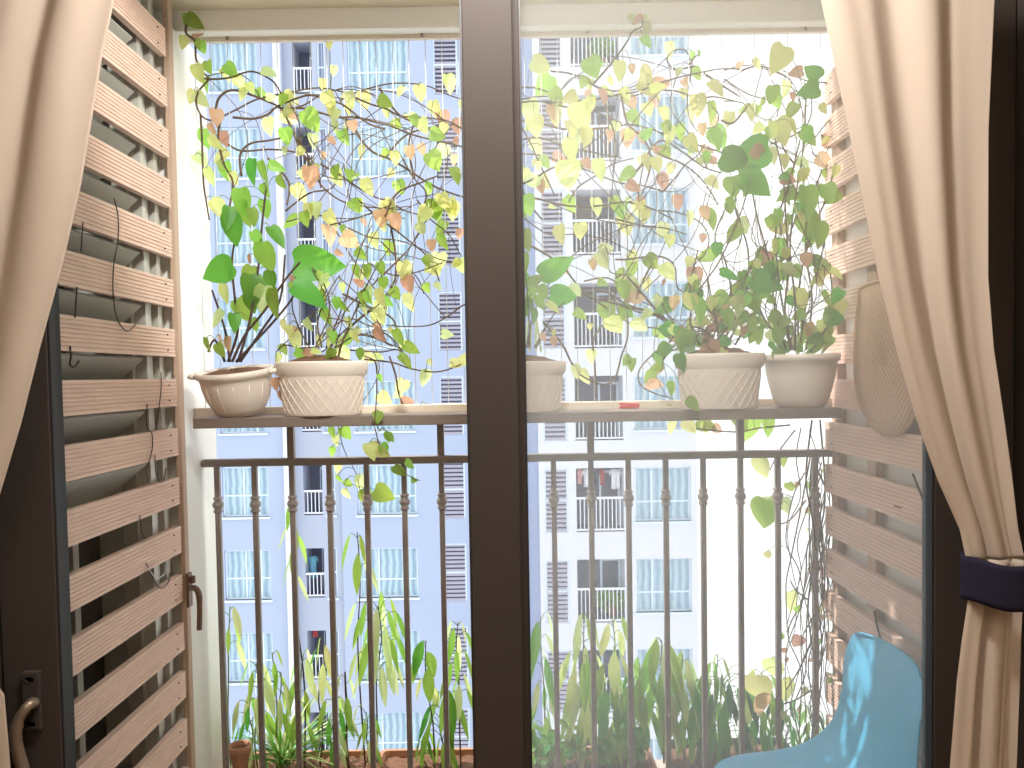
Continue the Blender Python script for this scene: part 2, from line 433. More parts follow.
curtain(ct, [(-110, -330, 128, .9), (0, -330, 114, 1), (60, -330, 101, 1), (190, -320, 80, 1), (270, -310, 62, 1), (350, -300, 40, 1), (430, -295, 20, .9), (500, -290, -1, .8), (580, -280, -34, .7), (640, -278, -40, .7), (700, -282, 3, .8), (770, -290, 9, .9), (900, -300, 16, 1), (1120, -310, 22, 1)], 1.40, 5, .009, 'curtain_cloth', .6)
ct2 = thing('curtain', 'cream sheer curtain gathered by a dark tie band next to the blue chair', 'curtain')
curtain(ct2, [(-110, 806, 996, 1), (0, 822, 994, 1), (130, 850, 988, 1), (280, 881, 987, 1), (350, 898, 992, .95), (420, 918, 1002, .9), (480, 939, 1010, .85), (530, 961, 1016, .75), (560, 967, 1023, .6)], 1.40, 2.3, .009, 'curtain_cloth', 2.2)
curtain(ct2, [(560, 967, 1023, .6), (600, 968, 1022, .6), (640, 962, 1020, .8), (680, 957, 1019, .9), (768, 950, 1016, 1), (900, 942, 1014, 1), (1120, 934, 1014, 1)], 1.40, 2.2, .010, 'curtain_tail', 2.6)
# tie band round the gathered cloth
a = P(968, 581, 1.40); b = P(1024, 581, 1.40)
cxb = (a.x+b.x)/2+.006; hw = (b.x-a.x)/2+.008
mb = MB(); rows = []
for k in range(9):
    z = (k/8-.5); rows.append([(cxb+hw*math.cos(q)*(1+.012*math.sin(3*q+k*.3)), 1.40+.058*math.sin(q), a.z+z*.080-.006*math.cos(q)+.002*math.sin(4*q)) for q in [2*PI*j/48 for j in range(48)]])
mb.grid(rows, close=True); mb.build('tie_band', M['navy'], ct2, solid=.006)
# the strap runs on to the wall hook
mb = MB(); mb.grid([[(cxb+hw-.02, 1.42, a.z-.04+.08*k/3), (cxb+hw+.06, 1.46, a.z-.03+.07*k/3), (cxb+hw+.14, 1.518, a.z-.02+.05*k/3)] for k in range(4)]); mb.build('tie_strap', M['navy'], ct2, solid=.004)

# ================================================================== BALCONY FITTINGS
# railing
YR = 2.44
def zrow(v, Y): return P(512, v, Y).z
rail = thing('balcony_railing', 'grey brown wrought iron railing with knuckled uprights below the plant shelf', 'railing')
zr = zrow(458, YR)
xl, xr_ = LX-.008, RX+.045
boxes(((xl, YR-.016, zr-.012), (xr_, YR+.016, zr+.012))).build('handrail', M['iron'], rail, bevel=.004)
boxes(((xl, YR-.013, .07), (xr_, YR+.013, .10))).build('bottom_rail', M['iron'], rail, bevel=.003)
bx0 = P(218, 500, YR).x; bx1 = P(815, 490, YR).x; dx = (bx1-bx0)/16
zk = zrow(500, YR)
z_shelf = 1.340
mb = MB(); mb.box((-.0085, YR-.0085, .10), (.0085, YR+.0085, zr-.012)); bal = mb.build('baluster', M['iron'], rail, bevel=.002)
mb = MB(); mb.lathe([(.0085, -.027), (.0145, -.024), (.0145, -.018), (.011, -.014), (.017, -.005), (.0178, 0), (.017, .005), (.011, .014), (.0145, .018), (.0145, .024), (.0085, .027)], (0, YR, zk), 14)
knu = mb.build('knuckle', M['iron'], bal)
for i in range(17):
    o = bal if i == 0 else bal.copy()
    if i: COL.objects.link(o); k = knu.copy(); COL.objects.link(k); k.parent = o
    o.parent = rail; o.location = (bx0+dx*i, 0, 0)
mb = MB(); mb.box((-.0105, YR-.0105, zr+.012), (.0105, YR+.0105, z_shelf-.022)); up = mb.build('shelf_support', M['iron'], rail)
for j, i in enumerate((2, 6, 10, 14)):
    o = up if j == 0 else up.copy()
    if j: COL.objects.link(o)
    o.parent = rail; o.location = (bx0+dx*i, 0, 0)
# shelf
shelf = boxes(((-.925, 2.225, z_shelf-.03), (.955, 2.38, z_shelf)), ((-.925, 2.37, z_shelf-.022), (.955, 2.456, z_shelf-.018))).build('plant_shelf', M['shelf'], bevel=.002)
tag(shelf, 'long grey brown board shelf carrying the white pots above the railing', 'shelf')
# safety cables in two tracks
gr = thing('safety_grille', 'screen of thin vertical steel cables stretched across the balcony opening', 'safety grille')
YG = 2.398
boxes(((xl, YG-.008, z_soff-.012), (xr_, YG+.008, z_soff))).build('top_track', M['track'], gr)
boxes(((xl, YG-.016, z_shelf-.018), (xr_, YG+.016, z_shelf+.024))).build('bottom_track', M['track'], gr, bevel=.003)
mb = MB(); mb.tube([(0, YG, z_shelf+.02), (0, YG, z_soff-.006)], .0012, 6); c0 = mb.build('cable', M['steel'], gr)
x = xl+.03; i = 0
while x < xr_-.02:
    o = c0 if i == 0 else c0.copy()
    if i: COL.objects.link(o)
    o.parent = gr; o.location = (x, 0, 0); x += .0505; i += 1

# ------------------------------------------------------------------ wires on the slats, twigs, clip
def wire(path, X, label, name='wire_hook', r=.0014, m='wire', cat='wire'):
    mb = MB(); mb.tube(spline([PX(u, v, X) for u, v in path], 6), r, 6)
    o = mb.build(name, M[m]); tag(o, label, cat); return o
WX = LX+.004
wire([(114, 198), (118, 216), (118, 240), (114, 263), (113, 292), (117, 318), (127, 331), (136, 324)], WX, 'long brown wire curling to a hook over the upper slats')
wire([(83, 222), (82, 236), (81, 252)], WX, 'short straight dark wire hanging behind the upper slats', 'hanging_wire')
wire([(77, 287), (76, 300), (75, 318)], WX, 'short dark wire hook just above the level slats', r=.0016)
wire([(70, 346), (71, 356), (70, 364), (74, 367), (79, 361)], WX, 'small dark S-shaped hook on the slat at eye level', r=.002)
wire([(161, 372), (161, 390), (158, 416), (156, 430)], WX, 'straight dark wire near the window post at shelf height', 'hanging_wire')
wire([(147, 404), (147, 426), (152, 434), (152, 450), (147, 470), (148, 482)], WX, 'kinked brown wire hanging from slat beside the window post', 'hanging_wire')
wire([(155, 455), (156, 472), (160, 482), (164, 479), (166, 468)], WX, 'brown wire hook bent like a letter J near the window post')
wire([(140, 515), (141, 530), (145, 538)], WX, 'short looped pale wire lower on the slats', 'hanging_wire')
wire([(146, 563), (152, 576), (160, 588), (168, 583), (170, 572)], WX, 'wide brown wire loop hanging just above the window lever')
wire([(148, 568), (156, 578), (164, 574), (165, 564)], WX+.004, 'pale inner wire loop above the window lever', 'hanging_wire', m='steel')
wire([(913, 474), (919, 489), (925, 504)], RX-.004, 'short dark stick on the slatted wall under the woven fan', 'stick', .0028, 'dstem', 'stick')
wire([(894, 506), (901, 508)], RX-.003, 'tiny dark twig caught on the slat below the fan', 'twig', .002, 'dstem', 'twig')
wire([(874, 611), (878, 630), (884, 648)], RX-.004, 'thin dark stick leaning on the slats above the blue chair', 'stick', .0026, 'dstem', 'stick')
p = P(628, 404, 2.405)
mb = MB()
for s in (-1, 1): mb.box((p.x-.03, 2.375, z_shelf+.010+s*.004-.0032), (p.x+.03, 2.387, z_shelf+.010+s*.004+.0032), Matrix.Rotation(s*.05, 3, 'Y'))
mb.lathe([(.003, 0), (.003, .014)], (p.x, 2.381, z_shelf+.001), 8)
clip = mb.build('clothes_peg', M['red']); tag(clip, 'small red clothes peg lying on the plant shelf', 'clothes peg')

# woven fan on the right slats
fan = thing('hand_fan', 'woven bamboo hand fan hanging on the slatted wall', 'fan')
FX = RX-.014
out = [PX(u, v, FX) for u, v in ((859, 300), (862, 288), (886, 281), (905, 284), (925, 300), (930, 340), (928, 385), (920, 408), (910, 425), (898, 434), (887, 436), (875, 429), (866, 416), (858, 396), (855, 375), (855, 350), (856, 325))]
ol = spline(out+[out[0]], 5)[:-1]
cen = sum(ol, Vector())/len(ol)
mb = MB()
rows = [[cen+(q-cen)*s+Vector((-.006*(1-s*s), 0, 0)) for q in ol] for s in (.02, .35, .7, 1)]
mb.grid(rows, close=True); mb.build('fan_blade', M['fan'], fan, solid=.004)
mb = MB(); mb.tube(ol+[ol[0]], .0045, 8, False); mb.build('rim', M['cane'], fan)
hz = PX(886, 281, FX)
mb = MB(); mb.tube([hz+Vector((.006, .0, -.25)), hz+Vector((.006, 0, .05))], .006, 8); mb.build('fan_handle', M['cane'], fan)

# ------------------------------------------------------------------ blue shell chair
ch = thing('shell_chair', 'light blue moulded plastic shell chair in front of the slatted wall', 'chair')
CYc = 1.865
prof = [(.51, .305), (.53, .340), (.57, .358), (.63, .368), (.69, .372), (.75, .384), (.805, .410), (.85, .456), (.882, .52), (.903, .59), (.918, .655), (.932, .712), (.941, .746), (.944, .760)]
wid = [.185, .205, .222, .230, .232, .228, .218, .207, .200, .196, .196, .194, .178, .145]
prs = spline([Vector((a, 0, b)) for a, b in prof], 3); ws = spline([Vector((w, 0, 0)) for w in wid], 3)
rows = []
for p, w in zip(prs, ws):
    back = min(1, max(0, (p.z-.47)/.2)); row = []
    for k in range(19):
        t = -1+2*k/18; e = abs(t)**2.4
        row.append((p.x - .035*e*back + .0*e, CYc+w.x*t, p.z + (.026)*e*(1-back)*min(1, max(0, (p.x-.455)/.1)) - .004*e*back))
    rows.append(row)
mb = MB(); mb.grid(rows); mb.build('shell', M['blue'], ch, solid=.007, sub=1)
for sx in (0, 1):
    for sy in (-1, 1):
        mb = MB(); mb.tube([(.62+.12*sx, CYc+.10*sy, .385), (.55+.27*sx, CYc+.19*sy, .0)], [.013, .009], 10)
        lg = mb.build('leg', M['beech'], ch)
mb = MB()
for sy in (-1, 1):
    mb.tube([(.60, CYc+.10*sy, .365), (.80, CYc+.165*sy, .12)], .004, 6); mb.tube([(.72, CYc+.10*sy, .365), (.57, CYc+.165*sy, .12)], .004, 6)
mb.box((.59, CYc-.11, .372), (.77, CYc+.11, .388)); mb.build('strut', M['black_metal'], ch)
base(ch, (.68, CYc, 0))

# ================================================================== PLANTS
def crop(ox, oy, s): return lambda L: [(ox+a/s, oy+b/s) for a, b in L]
C4, C5, C6 = crop(180, 0, 3.413), crop(180, 200, 3.2), crop(180, 400, 3.413)
C8, C9 = crop(440, 0, 3.413), crop(440, 200, 3.2)
CR = crop(724, 0, 3.413); CQ = crop(724, 400, 3.413); CP = crop(640, 200, 3.49)
class Plant:
    def __init__(s, t, y0, y1):
        s.t = t; s.stem = MB(); s.paths = []; s.leaves = {}; s.y0, s.y1 = y0, y1; s.wr = 1.; s.twigs = MB()
    def branch(s, pts, r0, r1=None, keep=True, per=5):
        q = spline(pts, per); r1 = r0*.6 if r1 is None else r1
        s.stem.tube(q, [r0+(r1-r0)*i/max(1, len(q)-1) for i in range(len(q))], 6)
        if keep: s.paths += q
        return q
    def px(s, pts, r=.0028, jit=.012, per=5, Y=None):
        Y = R.uniform(s.y0, s.y1) if Y is None else Y
        w = [P(u, v, (Y + R.uniform(-jit, jit)) if v > 46 else 2.328) for u, v in pts]
        return s.branch(w, r, r*.65, True, per)
    def near(s, p):
        return min(s.paths, key=lambda q: (q-p).length_squared)
    def mbl(s, k):
        if k not in s.leaves: s.leaves[k] = MB()
        return s.leaves[k]
    def heart(s, c, size, kind, ang=None, face=None, att=True, droop=None):
        """c: leaf centre, size: half length, ang: tip direction in the picture plane, 0 = down"""
        ang = R.gauss(0, .8) if ang is None else ang
        tip = Vector((math.sin(ang), R.uniform(-.35, .35), -math.cos(ang))).normalized()
        n = Vector((R.uniform(-.9, .9), -1, R.uniform(-.5, .8))) if face is None else face
        L = size*1.9; b = Vector(c)-tip*L*.45
        leaf(s.mbl(kind), b, tip, n, L, L*R.uniform(.66, .86)*s.wr, R.uniform(.05, .4) if droop is None else droop, R.uniform(.1, .3), HEART)
        if att:
            q = s.near(b); m = (b+q)/2+Vector((0, 0, .006+.12*(b-q).length))
            if (b-q).length > .004: s.twigs.tube(spline([q, m, b+tip*L*.02], 4), .0011, 5)
        return b
    def scatter(s, n, kinds, size, up=0):
        for _ in range(n):
            q = R.choice(s.paths); k = R.choice(kinds); sz = R.uniform(*size)
            s.heart(q+Vector((R.gauss(0, .018), R.uniform(-.035, .03), R.gauss(-.012, .018))), sz, k)
    def tangle(s, n, r=(.0008, .0018), lo=.12, hi=.42):
        src = list(s.paths); k = 0
        for _ in range(n*12):
            a, b = R.choice(src), R.choice(src); d = (a-b).length
            if not lo < d < hi: continue
            side = Vector((b.z-a.z, R.uniform(-.1, .1)*d, a.x-b.x))*R.uniform(-.3, .3)
            s.stem.tube(spline([a, a+(b-a)*.33+side*.8+rv(.012), a+(b-a)*.68+side+rv(.012), b], 5), R.uniform(*r), 5); k += 1
            if k >= n: break
    def finish(s, names, smat='stem'):
        s.stem.build('stem', M[smat], s.t)
        if len(s.twigs.bm.verts): s.twigs.build('leaf_stalk', M['gstem'], s.t)
        for k, mb in s.leaves.items(): mb.build(names.get(k, 'foliage'), M[k], s.t)
NM = {'leaf': 'green_foliage', 'leaf_yellow': 'yellow_foliage', 'leaf_dry': 'withered_foliage', 'leaf_deep': 'deep_green_foliage', 'leaf_pale': 'pale_foliage', 'leaf_dark': 'dark_foliage'}
U = 2.40/F                              # metres per pixel at the vine's depth

# ---- potted plants' pots
def soil_top(t, c, rx, ry, z, mound=.012):
    mb = MB(); rows = []
    for i in range(7):
        f = i/6
        rows.append([(c[0]+rx*f*math.cos(a), c[1]+ry*f*math.sin(a), z+mound*(1-f*f)+R.uniform(-.004, .006)) for a in [2*PI*k/28 for k in range(28)]])
    mb.grid(rows, close=True); return mb.build('soil', M['soil'], t)
def lattice_pot(t, cx, cy, z0, h, rx, ry):
    pr = [(.80, 0), (.82, .004), (.905, h*.70), (.915, h*.72), (.925, h*.74), (.97, h*.77), (1.0, h*.96), (1.0, h), (.95, h), (.92, h*.9), (.9, h*.78)]
    mb = MB(); mb.lathe(pr, (cx, cy, z0), 48, rx, ry); mb.build('pot', M['pot'], t)
    mb = MB(); n = 26
    for d in (-1, 1):
        for k in range(n):
            pts = []
            for i in range(9):
                f = i/8; a = 2*PI*k/n + d*f*2*PI*2.6/n; r = .82+(.905-.82)*f+.004
                pts.append((cx+rx*r*math.cos(a), cy+ry*r*math.sin(a), z0+.008+f*(h*.68-.008)))
            mb.tube(pts, 1.5e-3, 5, False)
    mb.build('lattice_relief', M['pot'], t)
    return soil_top(t, (cx, cy), rx*.93, ry*.93, z0+h*.93, .026)
def px_geom(u0, u1, vt, Y):
    a, b = P(u0, vt, Y), P(u1, vt, Y); return (a.x+b.x)/2, (b.x-a.x)/2, a.z
YP = 2.295

# pot 1: round bowl with lugs
t1 = thing('potted_pothos', 'leafy green pothos in a round white bowl pot with rim lugs beside the white pillar', 'potted plant')
cx, rr, _ = px_geom(200, 271, 374, YP); h = P(235, 371, YP-.08).z - z_shelf
mb = MB(); mb.lathe([(.05, 0), (.062, .004), (.075, .02), (.092, .055), (.101, h*.72), (.104, h*.84), (.112, h*.88), (.113, h), (.105, h), (.1, h*.9)], (cx, YP, z_shelf), 44)
mb.build('pot', M['pot'], t1)
for s in (-1, 1):
    mb = MB(); mb.tube(spline([(cx+s*.108, YP-.03, z_shelf+h*.93), (cx+s*.128, YP-.018, z_shelf+h*.93), (cx+s*.128, YP+.018, z_shelf+h*.93), (cx+s*.108, YP+.03, z_shelf+h*.93)], 4), .008, 8); mb.build('rim_lug', M['pot'], t1)
mb = MB()
for k in range(14):
    a = 2*PI*k/14
    mb.tube([(cx+r*math.cos(a), YP+r*math.sin(a), z_shelf+z) for r, z in ((.063, .006), (.0755, .022), (.092, .056), (.1005, h*.7))], .0014, 5)
mb.build('fluting', M['pot'], t1)
soil_top(t1, (cx, YP), .103, .103, z_shelf+h*.9); cx1 = cx
p1 = Plant(t1, YP-.05, YP+.03); s0 = Vector((cx, YP, z_shelf+h*.9)); p1.wr = .8
for pts in ([(232, 362), (245, 335), (265, 310), (285, 280), (300, 262)], [(228, 362), (238, 330), (235, 300), (232, 262), (236, 235)], [(236, 362), (252, 345), (275, 320), (291, 300), (298, 285)],
            [(225, 362), (215, 340), (208, 352)], [(238, 362), (250, 320), (258, 270), (262, 225), (266, 190)], [(240, 362), (262, 330), (280, 300), (285, 255)], [(230, 362), (225, 330), (212, 290)]):
    p1.px(pts, .0042, .01)
for (x, y, r, k, a) in ((170, 95, 58, 'leaf_deep', .1), (122, 228, 66, 'leaf_deep', -1.25), (205, 45, 45, 'leaf', .2), (235, 290, 58, 'leaf_deep', .2), (275, 190, 58, 'leaf', .1), (300, 330, 50, 'leaf', .0), (200, 350, 46, 'leaf', .5), (175, 392, 34, 'leaf_deep', .2),
                     (86, 465, 28, 'leaf', 0), (128, 482, 26, 'leaf', .4), (310, 118, 42, 'leaf_deep', .6), (265, 320, 50, 'leaf_pale', -.2), (145, 300, 34, 'leaf_yellow', 0), (120, 380, 34, 'leaf_pale', -.6), (215, 250, 44, 'leaf', -.4),
                     (250, 130, 36, 'leaf', .5), (130, 450, 20, 'leaf_dry', 0), (152, 462, 28, 'leaf_dry', 0), (222, 190, 17, 'leaf_dry', 0), (240, 400, 24, 'leaf', .2), (290, 260, 36, 'leaf_deep', -.1), (228, 330, 40, 'leaf_deep', .1)):
    u, v = C5([(x, y)])[0]; p1.heart(P(u, v, R.uniform(YP-.09, YP)), r/3.2*U, k, a)
for (x, y, r, k, a) in ((240, 585, 48, 'leaf_deep', -.2), (285, 585, 40, 'leaf', .2), (215, 690, 50, 'leaf', .1), (165, 742, 42, 'leaf_deep', 0), (330, 570, 32, 'leaf', 1.2), (290, 650, 28, 'leaf', .3), (290, 715, 36, 'leaf', 0), (345, 620, 30, 'leaf', .4), (250, 740, 34, 'leaf', .2)):
    u, v = C4([(x, y)])[0]; p1.heart(P(u, v, R.uniform(YP-.08, YP+.02)), r/3.413*U, k, a)
p1.finish(NM, 'dstem'); base(t1, (cx1, YP, z_shelf))
TILT = Matrix.Rotation(math.radians(8), 3, 'X') @ Matrix.Rotation(math.radians(-3.5), 3, 'Y')
for o in t1.children:
    if o.name.split('.')[0] in ('pot', 'rim_lug', 'fluting', 'soil'):
        o.rotation_euler = TILT.to_euler(); o.location = Vector((.014, 0, .006)) - TILT @ Vector((cx1, YP, z_shelf))

# pot 2: wide lattice pot
t2 = thing('potted_pothos', 'sparse big-leaved pothos in the wide white lattice pot second from the pillar', 'potted plant')
cx, rx, _ = px_geom(276, 369, 356, YP); h = P(322, 361, YP-.09).z - z_shelf
lattice_pot(t2, cx, YP-.012, z_shelf, h, rx, .084); cx2 = cx; z2 = z_shelf+h*.86
p2 = Plant(t2, YP-.05, YP+.04); p2.wr = .8
for pts in ([(310, 348), (300, 330), (292, 305), (296, 280)], [(315, 348), (330, 310), (322, 280), (312, 268)], [(330, 348), (345, 330), (372, 310), (395, 290)], [(335, 348), (360, 335), (392, 345), (408, 352)], [(322, 348), (318, 320), (330, 290), (340, 275)],
            [(340, 348), (360, 300), (375, 270), (388, 250)], [(305, 350), (285, 345), (276, 352)], [(326, 348), (345, 300), (360, 250), (372, 225)], [(350, 350), (380, 352), (398, 350), (410, 362)]):
    p2.px(pts, .0024, .012)
for (x, y, r, k, a) in ((445, 205, 84, 'leaf_deep', 1.5), (418, 302, 64, 'leaf_deep', 1.15), (470, 372, 32, 'leaf', .3), (520, 340, 28, 'leaf', .6), (370, 452, 36, 'leaf_yellow', 0), (560, 440, 26, 'leaf_yellow', .2), (600, 230, 26, 'leaf', .1), (580, 175, 26, 'leaf', .8),
                     (700, 440, 32, 'leaf', .5), (740, 475, 30, 'leaf', 1.0), (725, 515, 32, 'leaf', .9), (640, 570, 16, 'leaf', .4), (640, 312, 34, 'leaf_yellow', .2), (650, 270, 26, 'leaf', 0), (600, 312, 26, 'leaf', .3), (660, 325, 28, 'leaf', 1), (620, 375, 17, 'leaf_yellow', 0),
                     (540, 395, 25, 'leaf_pale', .2), (500, 330, 22, 'leaf', 0), (350, 420, 22, 'leaf_yellow', 0), (410, 400, 24, 'leaf_pale', .4), (445, 450, 22, 'leaf_yellow', 0), (490, 440, 22, 'leaf', 0), (330, 400, 20, 'leaf_yellow', 0), (305, 590, 24, 'leaf_dry', .1), (320, 628, 18, 'leaf_dry', 0), (370, 262, 26, 'leaf_dry', .2), (590, 350, 22, 'leaf_pale', .5), (520, 280, 18, 'leaf_yellow', .2)):
    u, v = C5([(x, y)])[0]; p2.heart(P(u, v, R.uniform(YP-.10, YP+.02)), r/3.2*U, k, a)
p2.scatter(26, ['leaf', 'leaf_yellow', 'leaf_yellow', 'leaf_pale', 'leaf_dry'], (.016, .03))
p2.tangle(14, lo=.06)
p2.finish(NM); base(t2, (cx2, YP-.012, z_shelf))

# pot 3: partly behind the door stile
t3 = thing('potted_pothos', 'white lattice pot of pothos just clear of the door meeting stile', 'potted plant')
cx, rx, _ = px_geom(484, 566, 356, YP); h = P(540, 361, YP-.09).z - z_shelf
lattice_pot(t3, cx, YP-.012, z_shelf, h, rx, .082); cx3 = cx
p3 = Plant(t3, YP-.05, YP+.03); p3.wr = .8
for pts in ([(528, 348), (532, 320), (545, 290), (560, 270)], [(530, 348), (528, 300), (524, 265)], [(534, 348), (550, 320), (565, 300)], [(524, 348), (510, 310), (498, 280)], [(536, 348), (545, 335), (556, 330)], [(526, 348), (533, 310), (530, 290)], [(520, 348), (505, 330), (490, 320)]):
    p3.px(pts, .0025, .012)
for (x, y, r, k, a) in ((372, 215, 62, 'leaf_deep', 2.0), (400, 305, 52, 'leaf_deep', 1.5), (275, 345, 32, 'leaf_deep', .1), (268, 262, 34, 'leaf_deep', 0), (320, 330, 30, 'leaf', .4), (290, 300, 30, 'leaf', -.3), (362, 342, 28, 'leaf_yellow', .9), (310, 250, 34, 'leaf', 2.4),
                     (330, 295, 28, 'leaf', .5), (300, 370, 28, 'leaf_deep', .1), (365, 455, 20, 'leaf_dry', .2), (330, 440, 16, 'leaf_dry', .4), (365, 430, 18, 'leaf_yellow', .2), (270, 200, 34, 'leaf', 0), (275, 130, 40, 'leaf', .1), (230, 320, 40, 'leaf', .1), (200, 260, 40, 'leaf', 0)):
    u, v = C9([(x, y)])[0]; p3.heart(P(u, v, R.uniform(YP-.09, YP)), r/3.2*U, k, a)
for u in (518, 524, 530, 536, 541):
    q = P(u, 352, YP); leaf(p3.mbl('leaf_pale'), q, (R.uniform(-.15, .15), R.uniform(-.2, .1), 1), (0, -1, .1), R.uniform(.09, .15), .007, .1, .1, BLADE)
p3.finish(NM); base(t3, (cx3, YP-.012, z_shelf))

# pots 4 and 5: bushy
def bushy(t, stems, n_leaf, kinds, size, rnd=.02, r=.0032):
    p = Plant(t, YP-.06, YP+.04)
    for s in stems: p.px(s, r, .02)
    p.scatter(n_leaf, kinds, size)
    return p
t4 = thing('potted_vine', 'bushy tangled vine in the white lattice pot beside the smooth white pot', 'potted plant')
cx, rx, _ = px_geom(673, 763, 346, YP); h = P(718, 353, YP-.09).z - z_shelf
lattice_pot(t4, cx, YP-.012, z_shelf, h, rx, .084); cx4 = cx
p4 = bushy(t4, [[(705, 345), (715, 320), (735, 300), (755, 275), (768, 240)], [(712, 345), (725, 330), (740, 310), (742, 285), (760, 250)], [(700, 345), (690, 320), (700, 290), (720, 260), (740, 215), (750, 180)], [(722, 345), (735, 320), (750, 300), (775, 285)], [(718, 345), (716, 318), (700, 305), (690, 290), (698, 250)],
               [(728, 345), (745, 300), (748, 250), (735, 205), (745, 165)], [(735, 345), (755, 310), (770, 275), (775, 235)], [(708, 345), (730, 300), (725, 260), (715, 235), (735, 190)], [(698, 347), (680, 330), (668, 315), (660, 300)], [(720, 345), (700, 328), (680, 330), (668, 345), (662, 362)]],
          92, ['leaf', 'leaf', 'leaf_pale', 'leaf_yellow', 'leaf_deep', 'leaf_dry'], (.016, .034))
for (x, y, r, k, a) in ((1010, 545, 62, 'leaf_deep', 1.4), (1000, 640, 40, 'leaf', .2), (950, 470, 45, 'leaf', .4)):
    u, v = C8([(x, y)])[0]; p4.heart(P(u, v, R.uniform(YP-.09, YP)), r/3.413*U, k, a)
for (x, y, r, k, a) in ((780, 455, 44, 'leaf', -.2), (700, 510, 22, 'leaf', .2), (830, 350, 46, 'leaf', .2), (800, 330, 34, 'leaf_yellow', 0), (750, 330, 26, 'leaf_dry', .1), (815, 250, 40, 'leaf_dry', 0), (810, 655, 28, 'leaf', .9), (770, 520, 32, 'leaf_deep', .2), (880, 470, 24, 'leaf_dry', .2), (740, 605, 26, 'leaf', .6), (900, 330, 40, 'leaf', .7), (920, 380, 36, 'leaf', .3)):
    u, v = C9([(x, y)])[0]; p4.heart(P(u, v, R.uniform(YP-.11, YP-.02)), r/3.2*U, k, a)
p4.tangle(40)
p4.finish(NM); base(t4, (cx4, YP-.012, z_shelf))

t5 = thing('potted_vine', 'tall bushy vine in the smooth round white pot touching the slatted wall', 'potted plant')
cx, rr, _ = px_geom(764, 837, 352, YP); h = P(800, 354, YP-.08).z - z_shelf; cx5 = cx; k5 = rr/.115
mb = MB(); mb.lathe([(.06*k5, 0), (.072*k5, .005), (.086*k5, .03), (.103*k5, h*.6), (.109*k5, h*.86), (.116*k5, h*.88), (.118*k5, h), (.11*k5, h), (.1*k5, h*.85)], (cx, YP, z_shelf), 44); mb.build('pot', M['pot'], t5)
soil_top(t5, (cx, YP), .105*k5, .105*k5, z_shelf+h*.9)
p5 = bushy(t5, [[(790, 350), (785, 310), (788, 270), (786, 220), (782, 170), (770, 120)], [(795, 350), (795, 300), (790, 250), (795, 200), (803, 150), (806, 100)], [(800, 350), (805, 310), (818, 270), (825, 240)], [(786, 350), (775, 310), (770, 265), (758, 220), (752, 190)], [(806, 350), (812, 300), (806, 250), (812, 200), (822, 170)],
               [(792, 350), (780, 290), (776, 230), (790, 180), (800, 140)], [(783, 350), (765, 320), (757, 300), (750, 270)], [(810, 352), (825, 330), (832, 300), (830, 270)], [(798, 350), (800, 280), (815, 225), (828, 195), (834, 165)]],
          104, ['leaf', 'leaf', 'leaf_deep', 'leaf_pale', 'leaf_yellow', 'leaf'], (.016, .034))
for (x, y, r, k, a) in ((590, 90, 56, 'leaf', .3), (630, 120, 50, 'leaf', .1), (560, 50, 40, 'leaf_yellow', .4), (590, 455, 30, 'leaf_dry', .3), (580, 210, 28, 'leaf_dry', .2), (440, 290, 60, 'leaf_deep', 1.2), (360, 460, 22, 'leaf_dry', 0)):
    u, v = CP([(x, y)])[0]; p5.heart(P(u, v, R.uniform(YP-.1, YP)), r/3.49*U, k, a)
for (x, y, r, k, a) in ((302, 245, 36, 'leaf_deep', -2.3), (292, 308, 40, 'leaf_deep', -1.3), (245, 248, 26, 'leaf_dry', -1.4), (165, 325, 34, 'leaf', .1), (230, 378, 32, 'leaf', -.6), (90, 525, 66, 'leaf_deep', -1.3), (105, 625, 66, 'leaf_deep', .9), (280, 600, 30, 'leaf_yellow', .3), (220, 612, 28, 'leaf_dry', 1.2),
                     (235, 330, 18, 'leaf_dry', .2), (200, 450, 50, 'leaf_yellow', .5), (285, 690, 60, 'leaf', .1), (355, 660, 38, 'leaf', .2), (190, 200, 50, 'leaf_yellow', -.4), (240, 440, 36, 'leaf_yellow', .6), (120, 520, 30, 'leaf_dry', 1)):
    u, v = CR([(x, y)])[0]; p5.heart(P(u, v, R.uniform(YP-.1, YP)), r/3.413*U, k, a)
p5.tangle(40)
p5.finish(NM); base(t5, (cx5, YP, z_shelf))

